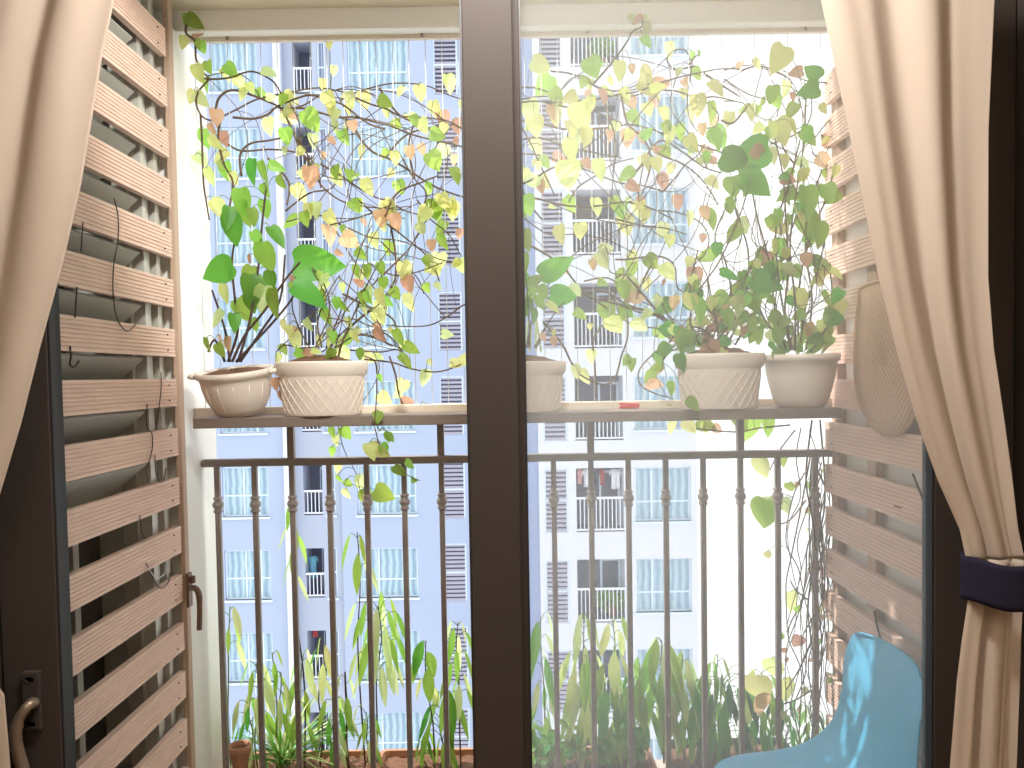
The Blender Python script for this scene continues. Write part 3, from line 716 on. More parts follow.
# ---- the creepers on the cables
tl = thing('climbing_vine', 'brown-stemmed climbing vine with yellowing leaves on the cables beside the white pillar', 'vine')
vl = Plant(tl, 2.37, 2.435)
for L in ([(60, 260), (100, 270), (170, 265), (230, 245), (270, 250), (320, 280), (345, 320)], [(100, 270), (65, 310), (55, 350), (70, 390), (100, 410), (150, 400)],
          [(120, 390), (130, 340), (160, 312), (200, 310), (260, 330), (320, 355), (350, 370), (420, 370), (480, 385), (540, 400), (600, 400), (660, 415), (720, 430), (780, 455), (850, 475), (920, 490), (980, 505), (1040, 520)],
          [(150, 395), (200, 370), (260, 340), (330, 325), (400, 310), (470, 300), (540, 310), (590, 325)], [(180, 400), (250, 405), (300, 390), (330, 365), (400, 335), (450, 325), (520, 345), (560, 360), (640, 420), (700, 440)],
          [(545, 345), (590, 320), (650, 300), (720, 285), (790, 285), (850, 295), (920, 325), (1000, 350)], [(590, 330), (650, 355), (700, 370), (750, 395), (800, 400), (870, 405), (920, 415), (980, 450)], [(350, 370), (390, 460), (430, 520), (470, 580), (480, 640)],
          [(560, 400), (590, 430), (620, 480), (660, 520), (720, 545), (780, 580), (840, 620), (900, 650), (990, 680)], [(160, 490), (210, 515), (300, 510), (370, 515), (420, 530), (460, 580), (480, 630), (540, 680), (600, 700), (680, 710), (760, 715)],
          [(480, 560), (550, 600), (600, 635), (660, 670), (720, 690), (770, 720), (850, 740)], [(140, 400), (130, 470), (150, 560), (180, 620), (170, 700), (160, 751)], [(70, 390), (75, 480), (80, 620), (90, 690), (100, 751)],
          [(680, 300), (720, 360), (760, 400), (820, 425), (900, 470)], [(360, 375), (420, 360), (470, 330), (510, 320)], [(30, 50), (20, 110), (50, 140), (55, 200), (75, 240), (100, 270)], [(800, 610), (780, 500), (800, 420)], [(700, 540), (760, 470), (830, 440), (920, 430)],
          [(210, 600), (205, 530), (240, 490), (300, 480), (350, 470)], [(700, 740), (740, 660), (830, 620), (880, 600)], [(820, 740), (840, 660), (800, 610), (760, 540)], [(360, 720), (440, 660), (520, 640), (560, 560)], [(300, 540), (370, 620), (365, 700)]):
    vl.px(C4(L), R.uniform(.0026, .0042))
for L in ([(400, 20), (470, 60), (540, 90), (610, 120), (700, 130), (780, 160), (830, 190), (920, 200)], [(570, 0), (640, 60), (720, 120), (800, 190), (830, 260)], [(930, 330), (900, 340), (860, 370), (800, 400), (720, 405), (660, 400)], [(590, 510), (680, 520), (740, 540), (820, 550), (890, 530), (930, 500)],
          [(590, 500), (625, 520), (630, 600), (625, 700), (640, 740)], [(670, 500), (690, 560), (700, 620), (720, 660), (770, 680), (790, 650)], [(340, 70), (430, 50), (540, 60), (640, 40), (720, 60)], [(480, 80), (560, 60), (650, 30), (740, 20)], [(640, 130), (700, 190), (760, 250), (780, 300)],
          [(500, 100), (560, 200), (620, 280), (660, 340), (640, 400)], [(720, 170), (660, 230), (610, 280), (560, 360), (520, 450)], [(520, 300), (600, 340), (680, 380), (700, 450), (740, 480)], [(440, 480), (470, 420), (540, 380), (600, 400), (660, 420)], [(760, 0), (800, 60), (860, 110), (900, 180)],
          [(450, 490), (520, 440), (600, 430), (680, 470)], [(600, 200), (680, 240), (760, 230), (840, 200)]):
    vl.px(C5(L), R.uniform(.0022, .0036))
vl.px(C6([(520, 20), (540, 90), (560, 170), (600, 250), (620, 330), (640, 390)]), .0016, .004, Y=2.47)
vl.px(C6([(670, -10), (668, 30), (665, 90), (680, 150), (700, 200), (730, 215), (775, 255), (820, 275)]), .0018, .004, Y=2.20)
vl.branch([Vector((cx2+.04, YP, z2)), Vector((cx2+.06, 2.38, z2+.12)), P(395, 280, 2.41), P(385, 200, 2.42)], .004, .003)
for (x, y, r, k, a) in ((450, 412, 46, 'leaf', .6), (560, 470, 30, 'leaf', .2), (700, 348, 30, 'leaf', 1), (870, 550, 40, 'leaf', .6), (530, 585, 28, 'leaf', 0), (870, 715, 42, 'leaf', .2), (50, 75, 34, 'leaf', .9), (75, 162, 23, 'leaf', .2), (95, 228, 26, 'leaf', .3), (175, 240, 30, 'leaf', .8),
                     (20, 62, 20, 'leaf', -.3), (510, 155, 17, 'leaf_yellow', 0), (525, 240, 20, 'leaf_yellow', 0), (490, 290, 24, 'leaf_yellow', .1), (510, 345, 36, 'leaf_yellow', .3), (515, 375, 30, 'leaf_yellow', -.3), (630, 342, 34, 'leaf_yellow', .2), (820, 318, 31, 'leaf_yellow', .2), (920, 285, 36, 'leaf_yellow', .3), (870, 380, 40, 'leaf_yellow', .1),
                     (830, 430, 32, 'leaf_yellow', .4), (300, 430, 36, 'leaf_yellow', 0), (240, 300, 24, 'leaf_yellow', .5), (278, 320, 27, 'leaf', .9), (362, 465, 32, 'leaf', .1), (85, 475, 38, 'leaf', 0), (120, 490, 34, 'leaf_yellow', .6), (103, 602, 34, 'leaf_yellow', .2), (640, 640, 36, 'leaf_yellow', .3), (720, 720, 42, 'leaf_yellow', .2), (410, 660, 38, 'leaf_yellow', .5),
                     (735, 540, 28, 'leaf_yellow', .2), (750, 640, 30, 'leaf', .3), (455, 480, 30, 'leaf_pale', .2), (900, 690, 36, 'leaf_yellow', .2), (940, 600, 34, 'leaf', .4), (930, 720, 36, 'leaf_yellow', 0), (800, 410, 24, 'leaf', .3), (580, 600, 28, 'leaf', .2), (610, 700, 26, 'leaf', .3), (440, 720, 30, 'leaf_yellow', 0), (130, 710, 34, 'leaf_yellow', .2), (185, 610, 26, 'leaf_yellow', .3),
                     (125, 400, 32, 'leaf_dry', .1), (110, 440, 24, 'leaf_dry', .4), (150, 475, 30, 'leaf_dry', .1), (590, 430, 23, 'leaf_dry', .2), (445, 605, 42, 'leaf_dry', .1), (900, 405, 36, 'leaf_dry', .2), (945, 430, 32, 'leaf_dry', 0), (825, 510, 24, 'leaf_dry', .1), (520, 480, 19, 'leaf_dry', .9), (785, 520, 26, 'leaf_dry', .1), (935, 545, 22, 'leaf_dry', 0), (490, 530, 16, 'leaf_dry', 0)):
    u, v = C4([(x, y)])[0]; vl.heart(P(u, v, R.uniform(2.34, 2.43) if v > 46 else 2.315), r/3.413*U, k, a)
for (x, y, r, k, a) in ((480, 108, 40, 'leaf_dry', .4), (545, 130, 36, 'leaf_dry', 1), (690, 70, 32, 'leaf_dry', .2), (730, 270, 32, 'leaf_dry', .1), (805, 145, 22, 'leaf_dry', 0), (590, 70, 16, 'leaf_dry', .8), (895, 110, 22, 'leaf_dry', 0), (840, 135, 32, 'leaf', .2), (790, 198, 22, 'leaf', .6), (790, 282, 20, 'leaf', .4), (820, 32, 36, 'leaf', .2), (868, 22, 34, 'leaf_yellow', .3),
                     (720, 230, 40, 'leaf_yellow', .2), (730, 325, 36, 'leaf_yellow', .1), (620, 128, 30, 'leaf_yellow', .1), (660, 25, 34, 'leaf_yellow', .3), (480, 60, 34, 'leaf_yellow', .4), (400, 60, 30, 'leaf', .2), (560, 20, 28, 'leaf', .6), (900, 210, 26, 'leaf_yellow', .2), (690, 300, 24, 'leaf', .5), (855, 430, 22, 'leaf_pale', 1.5), (800, 520, 14, 'leaf_pale', .4), (120, 20, 32, 'leaf_yellow', 0),
                     (630, 695, 22, 'leaf', .2), (665, 760, 18, 'leaf', .3)):
    u, v = C5([(x, y)])[0]; vl.heart(P(u, v, R.uniform(2.34, 2.43) if v > 46 else 2.315), r/3.2*U, k, a)
for (x, y, r, k, a) in ((675, 60, 22, 'leaf', 0), (715, 130, 24, 'leaf', .1), (700, 170, 26, 'leaf', .5), (750, 245, 30, 'leaf', .6), (785, 220, 22, 'leaf', .9), (800, 275, 12, 'leaf', 1.4)):
    u, v = C6([(x, y)])[0]; vl.heart(P(u, v, 2.20), r/3.413*U, k, a)
for (x, y, r, k, a) in ((520, 112, 24, 'leaf', .1), (566, 112, 30, 'leaf', .6), (520, 176, 20, 'leaf', .2), (540, 232, 22, 'leaf_yellow', 0), (575, 285, 20, 'leaf', .9), (570, 320, 24, 'leaf_yellow', .4), (618, 282, 34, 'leaf_pale', .05), (695, 322, 44, 'leaf', 1.1), (632, 332, 36, 'leaf', .1), (545, 270, 20, 'leaf', .6)):
    u, v = C6([(x, y)])[0]; vl.heart(P(u, v, 2.475), r/3.413*U, k, a)
vl.tangle(48)
vl.scatter(95, ['leaf', 'leaf', 'leaf_yellow', 'leaf_yellow', 'leaf_yellow', 'leaf_yellow', 'leaf_pale', 'leaf_pale', 'leaf_dry'], (.014, .034))
vl.finish(NM); base(tl, (cx2+.04, 2.41, z_shelf))

tr = thing('climbing_vine', 'brown-stemmed climbing vine with yellow and orange leaves on the cables above the red peg', 'vine')
vr = Plant(tr, 2.37, 2.435)
for L in ([(180, 360), (270, 350), (330, 345), (390, 350), (450, 345), (520, 340), (600, 325), (680, 310), (760, 280), (830, 260), (900, 245), (960, 235), (1024, 236)], [(200, 350), (270, 340), (330, 330), (390, 325), (420, 300), (450, 270), (480, 258), (520, 288), (580, 308), (650, 308), (720, 285)],
          [(380, 243), (440, 250), (490, 270), (540, 300), (600, 312)], [(200, 400), (270, 410), (340, 420), (420, 440), (500, 440), (580, 435), (640, 425), (700, 435), (760, 455), (820, 475), (880, 495), (960, 520), (1010, 545)], [(360, 350), (430, 365), (500, 370), (560, 395), (620, 420)],
          [(270, 420), (310, 490), (340, 560), (370, 620), (390, 665)], [(200, 530), (270, 525), (340, 530), (420, 555), (500, 580), (560, 605), (620, 625), (700, 635), (760, 655)], [(200, 640), (270, 630), (320, 610), (380, 575), (440, 560), (520, 575)], [(280, 670), (340, 680), (420, 700), (500, 705), (560, 700), (620, 690), (690, 700), (740, 720), (800, 751)],
          [(760, 655), (800, 610), (840, 560), (880, 530), (905, 490)], [(600, 325), (650, 330), (720, 310), (800, 310), (860, 330), (910, 350), (950, 390), (940, 430), (900, 440)], [(870, 225), (840, 232), (800, 235), (775, 205), (795, 175), (835, 170), (855, 210), (855, 260), (845, 320), (850, 400), (880, 450)],
          [(350, 751), (300, 690), (280, 640)], [(440, 690), (470, 640), (530, 600), (590, 560), (660, 540)], [(640, 620), (690, 560), (720, 510), (760, 480), (830, 520), (900, 570), (960, 590)], [(480, 360), (430, 480), (450, 560), (480, 600)], [(560, 290), (570, 380), (600, 480), (590, 590)], [(850, 220), (870, 195), (885, 185)],
          [(520, 290), (590, 210), (640, 140), (655, 110), (690, 90)], [(700, 440), (740, 520), (830, 560), (900, 620), (950, 700)], [(260, 480), (340, 470), (430, 500), (520, 520), (620, 540)], [(620, 330), (640, 420), (700, 480), (720, 560), (690, 660)], [(260, 300), (330, 300), (400, 330)], [(900, 250), (960, 290), (1024, 330)], [(870, 350), (930, 330), (1024, 350)], [(960, 410), (1000, 420), (1050, 360)]):
    vr.px(C8(L), R.uniform(.0026, .004))
for L in ([(560, 60), (640, 80), (720, 90), (790, 110)], [(440, 40), (540, 20), (620, 5), (680, 30), (760, 40), (830, 70), (860, 120), (850, 170), (820, 200)], [(260, 130), (350, 180), (400, 220), (430, 260), (480, 310), (560, 330), (640, 360), (720, 380), (780, 440)], [(560, 250), (590, 240), (620, 260), (650, 300), (700, 360), (740, 400), (790, 440)],
          [(330, 390), (390, 460), (420, 520), (450, 560), (520, 590), (560, 570), (580, 500), (600, 440), (600, 370)], [(780, 470), (750, 480), (690, 490), (640, 540), (640, 590), (690, 620), (745, 635)], [(500, 630), (495, 520), (490, 450), (520, 400)], [(530, 150), (540, 180), (545, 230), (600, 245), (640, 300)], [(560, 190), (600, 190), (700, 180), (750, 210), (760, 280), (800, 300)],
          [(270, 60), (350, 110), (440, 110), (540, 130), (620, 170)], [(460, 260), (540, 250), (600, 300), (680, 340), (740, 350)], [(400, 200), (460, 150), (560, 100), (660, 60)], [(480, 310), (540, 350), (620, 400), (690, 410), (750, 430)], [(690, 440), (720, 400), (760, 370)], [(440, 300), (520, 290), (590, 330), (650, 350)], [(600, 260), (560, 300), (540, 350), (560, 410)], [(680, 200), (640, 280), (620, 350)]):
    vr.px(C9(L), R.uniform(.0022, .0038))
vr.px(C9([(780, 440), (720, 385), (660, 355), (600, 340), (540, 325)]), .006, .008)
vr.px(C9([(790, 445), (740, 400), (690, 350), (640, 290), (600, 245)]), .005, .008)
for L in ([(60, 240), (120, 225), (180, 245), (230, 280), (195, 340), (180, 400)], [(400, 295), (330, 280), (280, 275), (200, 240)], [(405, 330), (400, 370), (350, 420), (310, 470), (260, 520), (230, 600)], [(300, 520), (340, 560), (380, 600), (400, 640)], [(0, 240), (60, 225), (140, 220)], [(0, 270), (80, 320), (150, 340)], [(160, 490), (220, 470), (280, 430), (300, 370), (290, 300)], [(0, 345), (60, 350), (110, 390), (150, 410), (185, 370)], [(330, 460), (360, 480), (350, 520)], [(240, 560), (200, 500), (190, 430)]):
    vr.px(CR(L), R.uniform(.002, .0032))
for (x, y, r, k, a) in ((520, 230, 46, 'leaf', .3), (355, 290, 52, 'leaf', -.5), (490, 280, 24, 'leaf', -.4), (660, 400, 32, 'leaf', .6), (930, 382, 42, 'leaf', .2), (775, 437, 26, 'leaf', .5), (770, 520, 32, 'leaf', .4), (950, 470, 45, 'leaf', .6), (345, 222, 40, 'leaf_yellow', 1.2), (612, 242, 37, 'leaf_yellow', .1), (705, 247, 30, 'leaf_yellow', .7), (785, 172, 32, 'leaf_yellow', .2),
                     (720, 300, 54, 'leaf_yellow', 1.2), (880, 360, 42, 'leaf_yellow', .2), (945, 300, 40, 'leaf_yellow', .7), (310, 380, 46, 'leaf_yellow', .2), (325, 430, 40, 'leaf_yellow', .1), (440, 600, 60, 'leaf_yellow', .2), (480, 400, 56, 'leaf_yellow', .1), (445, 515, 37, 'leaf_yellow', 0), (330, 500, 36, 'leaf_yellow', .4), (545, 580, 42, 'leaf_yellow', .1), (740, 560, 32, 'leaf_yellow', .2),
                     (690, 550, 21, 'leaf_yellow', 0), (290, 590, 24, 'leaf_yellow', 0), (820, 450, 32, 'leaf', .2), (830, 320, 22, 'leaf_yellow', 0), (860, 490, 37, 'leaf_yellow', .5), (710, 372, 27, 'leaf_yellow', .3), (300, 700, 40, 'leaf', .2), (620, 720, 36, 'leaf', .1), (700, 740, 30, 'leaf_yellow', 0), (500, 470, 40, 'leaf_yellow', .2), (770, 390, 34, 'leaf_yellow', .5), (450, 440, 36, 'leaf_yellow', .4),
                     (380, 385, 30, 'leaf_dry', .1), (640, 472, 37, 'leaf_dry', .2), (690, 467, 27, 'leaf_dry', 0), (580, 462, 23, 'leaf_dry', .1), (660, 637, 30, 'leaf_dry', .8), (760, 622, 34, 'leaf_dry', .4), (810, 692, 32, 'leaf_dry', 0), (895, 442, 24, 'leaf_dry', 0), (735, 512, 17, 'leaf_dry', 0), (835, 282, 19, 'leaf_dry', .1), (505, 322, 19, 'leaf_dry', 0), (655, 235, 18, 'leaf_dry', .1), (905, 730, 30, 'leaf_dry', .2), (910, 540, 26, 'leaf', 0),
                     (655, 62, 17, 'leaf_pale', .6), (700, 58, 11, 'leaf_pale', .2), (710, 95, 23, 'leaf_pale', .4), (705, 142, 26, 'leaf', .6), (885, 184, 12, 'leaf', .3)):
    u, v = C8([(x, y)])[0]; vr.heart(P(u, v, R.uniform(2.34, 2.43) if v > 46 else 2.315), r/3.413*U, k, a)
for (x, y, r, k, a) in ((385, 110, 36, 'leaf_yellow', .1), (595, 80, 42, 'leaf_yellow', 0), (450, 100, 31, 'leaf_yellow', .2), (615, 215, 36, 'leaf', .2), (680, 200, 36, 'leaf', .8), (730, 230, 36, 'leaf_yellow', .6), (590, 290, 36, 'leaf', .2), (660, 270, 26, 'leaf_yellow', .1), (450, 365, 27, 'leaf', 1.2), (535, 360, 42, 'leaf', .1), (560, 402, 40, 'leaf_yellow', .6), (640, 402, 36, 'leaf_yellow', .9),
                     (520, 265, 19, 'leaf', 1.2), (480, 405, 13, 'leaf_yellow', 0), (485, 500, 26, 'leaf_yellow', .1), (460, 567, 32, 'leaf_yellow', .2), (612, 527, 25, 'leaf', -.3), (670, 567, 27, 'leaf', -.6), (705, 512, 22, 'leaf', 0), (740, 602, 26, 'leaf', .3), (735, 130, 26, 'leaf_yellow', .1), (500, 22, 34, 'leaf_yellow', .2), (560, 15, 30, 'leaf', .4), (640, 30, 34, 'leaf_yellow', .3), (490, 207, 22, 'leaf_dry', .1),
                     (690, 592, 36, 'leaf_dry', 1.2), (715, 265, 13, 'leaf_dry', 0), (725, 342, 20, 'leaf_dry', .1), (840, 122, 17, 'leaf_dry', 0), (600, 322, 16, 'leaf_dry', .2), (800, 60, 28, 'leaf_yellow', .2), (870, 60, 40, 'leaf', .3)):
    u, v = C9([(x, y)])[0]; vr.heart(P(u, v, R.uniform(2.34, 2.43) if v > 46 else 2.315), r/3.2*U, k, a)
vr.tangle(50)
vr.scatter(100, ['leaf', 'leaf', 'leaf_yellow', 'leaf_yellow', 'leaf_yellow', 'leaf_yellow', 'leaf_pale', 'leaf_pale', 'leaf_dry'], (.014, .036))
vr.finish(NM); base(tr, (cx4, 2.41, z_shelf))

# ---- creeper below the shelf at the slatted wall
tb = thing('climbing_vine', 'tangled dry vine with a few big yellow leaves climbing the last railing upright', 'vine')
vb = Plant(tb, 2.43, 2.50)
xb = P(812, 500, 2.46).x
for k in range(28):
    u0 = R.uniform(800, 834); pts = []; n = R.randint(5, 9); v = R.uniform(425, 560)
    for i in range(n):
        pts.append((u0, v)); u0 = min(836, max(786, u0+R.uniform(-14, 14))); v += R.uniform(22, 48)
        if v > 752: break
    vb.px([(min(u, 836), v) for u, v in pts], R.uniform(.0014, .0028), .02)
for pts in ([(812, 420), (806, 480), (815, 540), (808, 610), (816, 680), (810, 752)], [(820, 420), (825, 500), (814, 570), (822, 650), (815, 752)], [(795, 430), (780, 450), (770, 470)], [(790, 425), (760, 428), (735, 432), (690, 428)], [(806, 500), (790, 520), (775, 525)], [(808, 600), (796, 590), (790, 580)], [(812, 690), (795, 700), (780, 705)], [(812, 640), (800, 668), (786, 690)]):
    vb.px(pts, .003)
for (x, y, r, k, a) in ((85, 105, 62, 'leaf', -.1), (150, 90, 44, 'leaf', .2), (130, 230, 48, 'leaf_yellow', .3), (60, 75, 40, 'leaf', .5), (135, 390, 66, 'leaf', -.1), (165, 370, 52, 'leaf_pale', .2), (225, 300, 24, 'leaf', .3), (232, 690, 44, 'leaf_yellow', .1), (150, 530, 18, 'leaf_yellow', .3), (200, 200, 34, 'leaf', .2), (210, 360, 36, 'leaf_pale', .1), (-60, 95, 30, 'leaf_yellow', .3), (-20, 100, 26, 'leaf_dry', 1)):
    u, v = CQ([(x, y)])[0]; vb.heart(P(u, v, R.uniform(2.46, 2.52)), r/3.413*U, k, a)
for (u, v, r, k, a) in ((690, 427, 10, 'leaf_yellow', .6), (706, 425, 12, 'leaf', 1.2), (672, 428, 9, 'leaf_yellow', .2), (758, 690, 20, 'leaf_yellow', .1), (775, 668, 14, 'leaf_yellow', .4), (785, 690, 15, 'leaf_yellow', .2), (762, 705, 17, 'leaf_dry', .1), (797, 642, 9, 'leaf_dry', -.4), (830, 600, 10, 'leaf_dry', .4), (824, 575, 9, 'leaf_dry', .2)):
    vb.heart(P(u, v, R.uniform(2.46, 2.52)), r*U, k, a)
vb.scatter(26, ['leaf_dry', 'leaf_pale', 'leaf'], (.01, .02))
vb.finish(NM); base(tb, (xb, 2.46, 0))

# ---- planters on the slab outside the railing, and what grows in them
def trough(x0, x1, y0, y1, h, m, label, name='planter_trough'):
    t = thing(name, label, 'planter'); cx, cy = (x0+x1)/2, (y0+y1)/2; a, b = (x1-x0)/2, (y1-y0)/2
    def ring(s, z, inset=0):
        out = []; c = .018
        for sx, sy in ((1, 1), (-1, 1), (-1, -1), (1, -1)):
            X, Y = (a-inset)*s, (b-inset)*s
            pts = [(X, Y-c), (X-c*.3, Y-c*.3), (X-c, Y)]
            pts = [(cx+sx*p, cy+sy*q, z) for p, q in pts]
            out += pts if sx*sy > 0 else pts[::-1]
        return out
    mb = MB(); V = mb.grid([ring(.86, 0), ring(.93, h*.82), ring(1, h*.83), ring(1, h), ring(1, h, .012), ring(.96, h*.85, .012)], close=True, smooth=False); mb.cap(V[0][::-1])
    mb.build('trough', m, t)
    mb = MB(); rows = []
    for i in range(6): rows.append([(x0+.02+(x1-x0-.04)*j/20, y0+.016+(y1-y0-.032)*i/5, h*.86+R.uniform(-.006, .01)) for j in range(21)])
    mb.grid(rows); mb.build('soil', M['soil'], t); base(t, (cx, cy, -.01))
    return t
TZ = .145
trough(-.93, -.50, 2.475, 2.66, TZ, M['clay'], 'terracotta trough planter holding the spider plant')
trough(-.48, -.06, 2.475, 2.66, TZ, M['clay'], 'terracotta trough planter of weeping pale-leaved plants next to the door stile')
trough(.0, .46, 2.475, 2.66, TZ, M['clay'], 'terracotta trough planter crowded with low herbs')
trough(.50, .94, 2.475, 2.68, TZ+.01, M['dark_plastic'], 'dark plastic trough planter of bushy dark green plants')
def weeper(label, u, vtop, nl, L, kinds, spread, lowv=None, Y=2.57, smat='gstem', name='drooping_plant', lean=0, group=None, r=.0032, width=.19):
    """an upright thin-stemmed plant whose long leaves hang from the upper part"""
    t = thing(name, label, 'plant', group)
    p = Plant(t, Y-.02, Y+.02)
    if u > 527: nl, L = int(nl*1.45), L*.84
    top = P(u, vtop, Y); z0 = TZ*.86
    b = Vector((top.x+R.uniform(-.02, .02)-lean*.05, Y, z0)); H = top.z-z0
    mid = [b+(top-b)*f+Vector((R.uniform(-.012, .012), R.uniform(-.012, .012), 0)) for f in (.3, .55, .8)]
    q = p.branch([b]+mid+[top], r, r*.5)
    lo = .45 if lowv is None else max(.04, (P(u, lowv, Y).z-z0)/H)
    for i in range(nl):
        f = lo+(1-lo)*(i+.5)/nl; pt = q[min(len(q)-1, int(f*(len(q)-1)))]
        a = i*2.4+R.uniform(-.4, .4); o = Vector((math.cos(a), math.sin(a)*.8, 0))
        sp = spread*R.uniform(.35, 1)*U
        e = pt+o*sp+Vector((0, 0, sp*.5+.006))
        p.twigs.tube(spline([pt, pt+o*sp*.5+Vector((0, 0, sp*.55)), e], 3), .0013, 5)
        LL = L*U*R.uniform(.7, 1.15)
        tip = Vector((o.x*.35, o.y*.3, -1))
        leaf(p.mbl(R.choice(kinds)), e, tip, Vector((o.x*.8, o.y*.6-.6, .35)), LL, LL*width*R.uniform(.85, 1.2), R.uniform(-.05, .12), R.uniform(.1, .3), LANCE)
    p.finish(NM, smat); base(t, b); return t
G, D, PL, YL = 'leaf', 'leaf_deep', 'leaf_pale', 'leaf_yellow'
weeper('slim plant with two hanging green leaves against the first upright by the pillar', 230, 606, 6, 34, [G, PL], 8, 660)
weeper('short drooping plant between the first two uprights, behind the spider plant', 256, 664, 10, 42, [G, PL], 12, 720)
weeper('thin stem topped by small drooping leaves just past the second upright', 272, 652, 4, 26, [G], 9, 690)
weeper('tall thin plant whose green leaves hang beside the third upright', 293, 498, 8, 36, [G, D, PL], 6, 590, smat='dstem')
weeper('bushy green drooping plant at the foot of the third upright', 303, 655, 12, 40, [G, PL], 13, 735)
weeper('drooping plant with broad hanging green leaves between third and fourth uprights', 321, 640, 7, 40, [D, G, YL], 8, 690, smat='dstem')
weeper('bare-stemmed tall plant with a tuft of pale variegated leaves behind the fourth upright gap', 357, 532, 6, 44, [PL, G], 9, 575, smat='dstem')
weeper('pale weeping plant with a wide cluster of hanging cream leaves', 378, 606, 30, 46, [PL, PL, G], 26, 680, smat='dstem', width=.2)
weeper('brown woody stick plant with few green leaves near its foot', 345, 672, 5, 34, [G, PL], 8, 730, smat='dstem', r=.006)
weeper('slender plant with paired oval leaves near the sixth upright', 426, 640, 8, 36, [G, D, YL], 8, 695, smat='dstem', width=.4)
weeper('tall drooping plant with many pale leaves next to the door stile', 458, 622, 18, 40, [PL, G, G], 13, 700, smat='dstem')
weeper('compact deep green plant with glossy hanging leaves next to the door stile', 444, 690, 20, 42, [D, G], 16, 752)
weeper('low green plant at the foot of the sixth upright', 424, 735, 9, 26, [D, G], 9, 755)
weeper('tall plant with long hanging leaves just past the door stile', 541, 616, 12, 56, [G, D, PL], 11, 740)
weeper('pale-topped drooping plant between two uprights above the herb clump', 584, 612, 10, 40, [PL, PL, G], 9, 665, smat='dstem')
weeper('thick drooping plant with many long yellow-green leaves above the herb clump', 582, 655, 24, 56, [G, YL, G, PL], 19, 740)
weeper('upright plant crowned by spreading leaves and two large yellow-green ones', 612, 618, 10, 48, [G, YL], 12, 700, width=.25)
weeper('broad-leaved deep green plant in the middle of the crowded trough', 612, 690, 16, 50, [D, G], 18, 752, width=.25)
weeper('leafy drooping plant with broad leaves below the yellow-green crown', 640, 665, 14, 56, [G, D], 15, 735, width=.23)
weeper('tall drooping plant with long twin leaves on dark stems', 662, 640, 20, 62, [G, PL, G], 18, 730, smat='dstem')
weeper('bright green drooping plant with dark slim stem and hanging leaves near the white building edge', 683, 655, 14, 54, [G, PL], 13, 730, smat='dstem')
weeper('bushy green plant leaning over the dark planter edge', 694, 680, 20, 44, [D, G], 17, 748)
weeper('dark green bushy plant heaped like a haystack in the dark trough', 722, 680, 46, 46, ['leaf_dark', D], 28, 756)
weeper('slim shoot rising out of the dark haystack bush', 718, 655, 5, 36, [G, PL], 7, 690)
weeper('mixed green plant with a yellowing top between the dark bush and the chair', 762, 672, 22, 44, [G, YL, D], 16, 756, width=.25)
weeper('small dark green shrub behind the blue seat edge', 782, 700, 26, 32, ['leaf_dark', D, G], 15, 756)
weeper('small leafy shrub tucked between the blue chair and the last upright', 808, 706, 24, 24, ['leaf_dark', G], 15, 756)
weeper('low leafy drooping plant at the foot of the second upright', 250, 700, 14, 34, [G, D, PL], 14, 755)
weeper('low bushy plant right beside the bare woody stick', 333, 700, 14, 34, [G, PL, D], 14, 755)
weeper('knee-high pale leafy plant at the foot of the pale weeping plant', 366, 712, 10, 30, [PL, G], 12, 755)
weeper('leafy plant with yellowing tips between second and third uprights', 281, 672, 8, 34, [G, YL, PL], 11, 720)
# spider plant
ts = thing('spider_plant', 'spider plant with long arching striped blades near the white pillar', 'plant')
c = P(283, 762, 2.56); c.z = TZ*.86+.02
mb1, mb2 = MB(), MB()
for k in range(84):
    a = R.uniform(0, 2*PI); el = R.uniform(.6, 1.4); L = R.uniform(.16, .40)
    d = Vector((math.cos(a)*math.cos(el), math.sin(a)*math.cos(el)*.8, math.sin(el)))
    if math.cos(a) < -.2: L *= .62
    n = Vector((-math.cos(a)*math.sin(el), -math.sin(a)*math.sin(el), math.cos(el)))
    leaf((mb1, mb2)[k % 2], c+Vector((R.uniform(-.02, .02), R.uniform(-.02, .02), 0)), d, n, L, R.uniform(.008, .012), R.uniform(.2, .65), .25, BLADE)
mb1.build('green_blade', M['leaf_deep'], ts); mb2.build('pale_blade', M['leaf_pale'], ts); base(ts, c)
# herb clump
th = thing('herb_clump', 'low clump of small-leaved herbs along the crowded trough front', 'plant')
ph = Plant(th, 2.5, 2.56)
for k in range(46):
    u = R.uniform(527, 640); v = R.uniform(718, 752) if u < 575 or u > 620 else R.uniform(728, 755)
    top = P(u, v, R.uniform(2.50, 2.60)); b = Vector((top.x+R.uniform(-.02, .02), top.y, TZ*.86))
    ph.branch([b, (b+top)/2+rv(.006), top], .0016)
    for i in range(6):
        q = b+(top-b)*R.uniform(.4, 1); a = R.uniform(0, 2*PI)
        leaf(ph.mbl(R.choice([D, G, G])), q, (math.cos(a), math.sin(a), -.35), (0, -.5, 1), R.uniform(.03, .055), R.uniform(.016, .026), .3, .2, LANCE)
ph.finish(NM, 'gstem'); base(th, (P(580, 755, 2.55).x, 2.55, TZ*.86))
# terracotta pot at the pillar
tp = thing('terracotta_pot', 'small weathered terracotta pot beside the white pillar under the spider plant blades', 'pot')
q = P(240, 760, 2.50); q.z = TZ*.86-.004
mb = MB(); mb.lathe([(.022, 0), (.026, .06), (.034, .10), (.037, .105), (.037, .125), (.030, .125), (.028, .11)], (q.x, q.y, q.z), 20); mb.build('pot', M['clay'], tp)
mb = MB(); mb.lathe([(.001, .1125), (.0285, .112)], (q.x, q.y, q.z), 20, bottom=False); mb.build('soil', M['soil'], tp); base(tp, q)

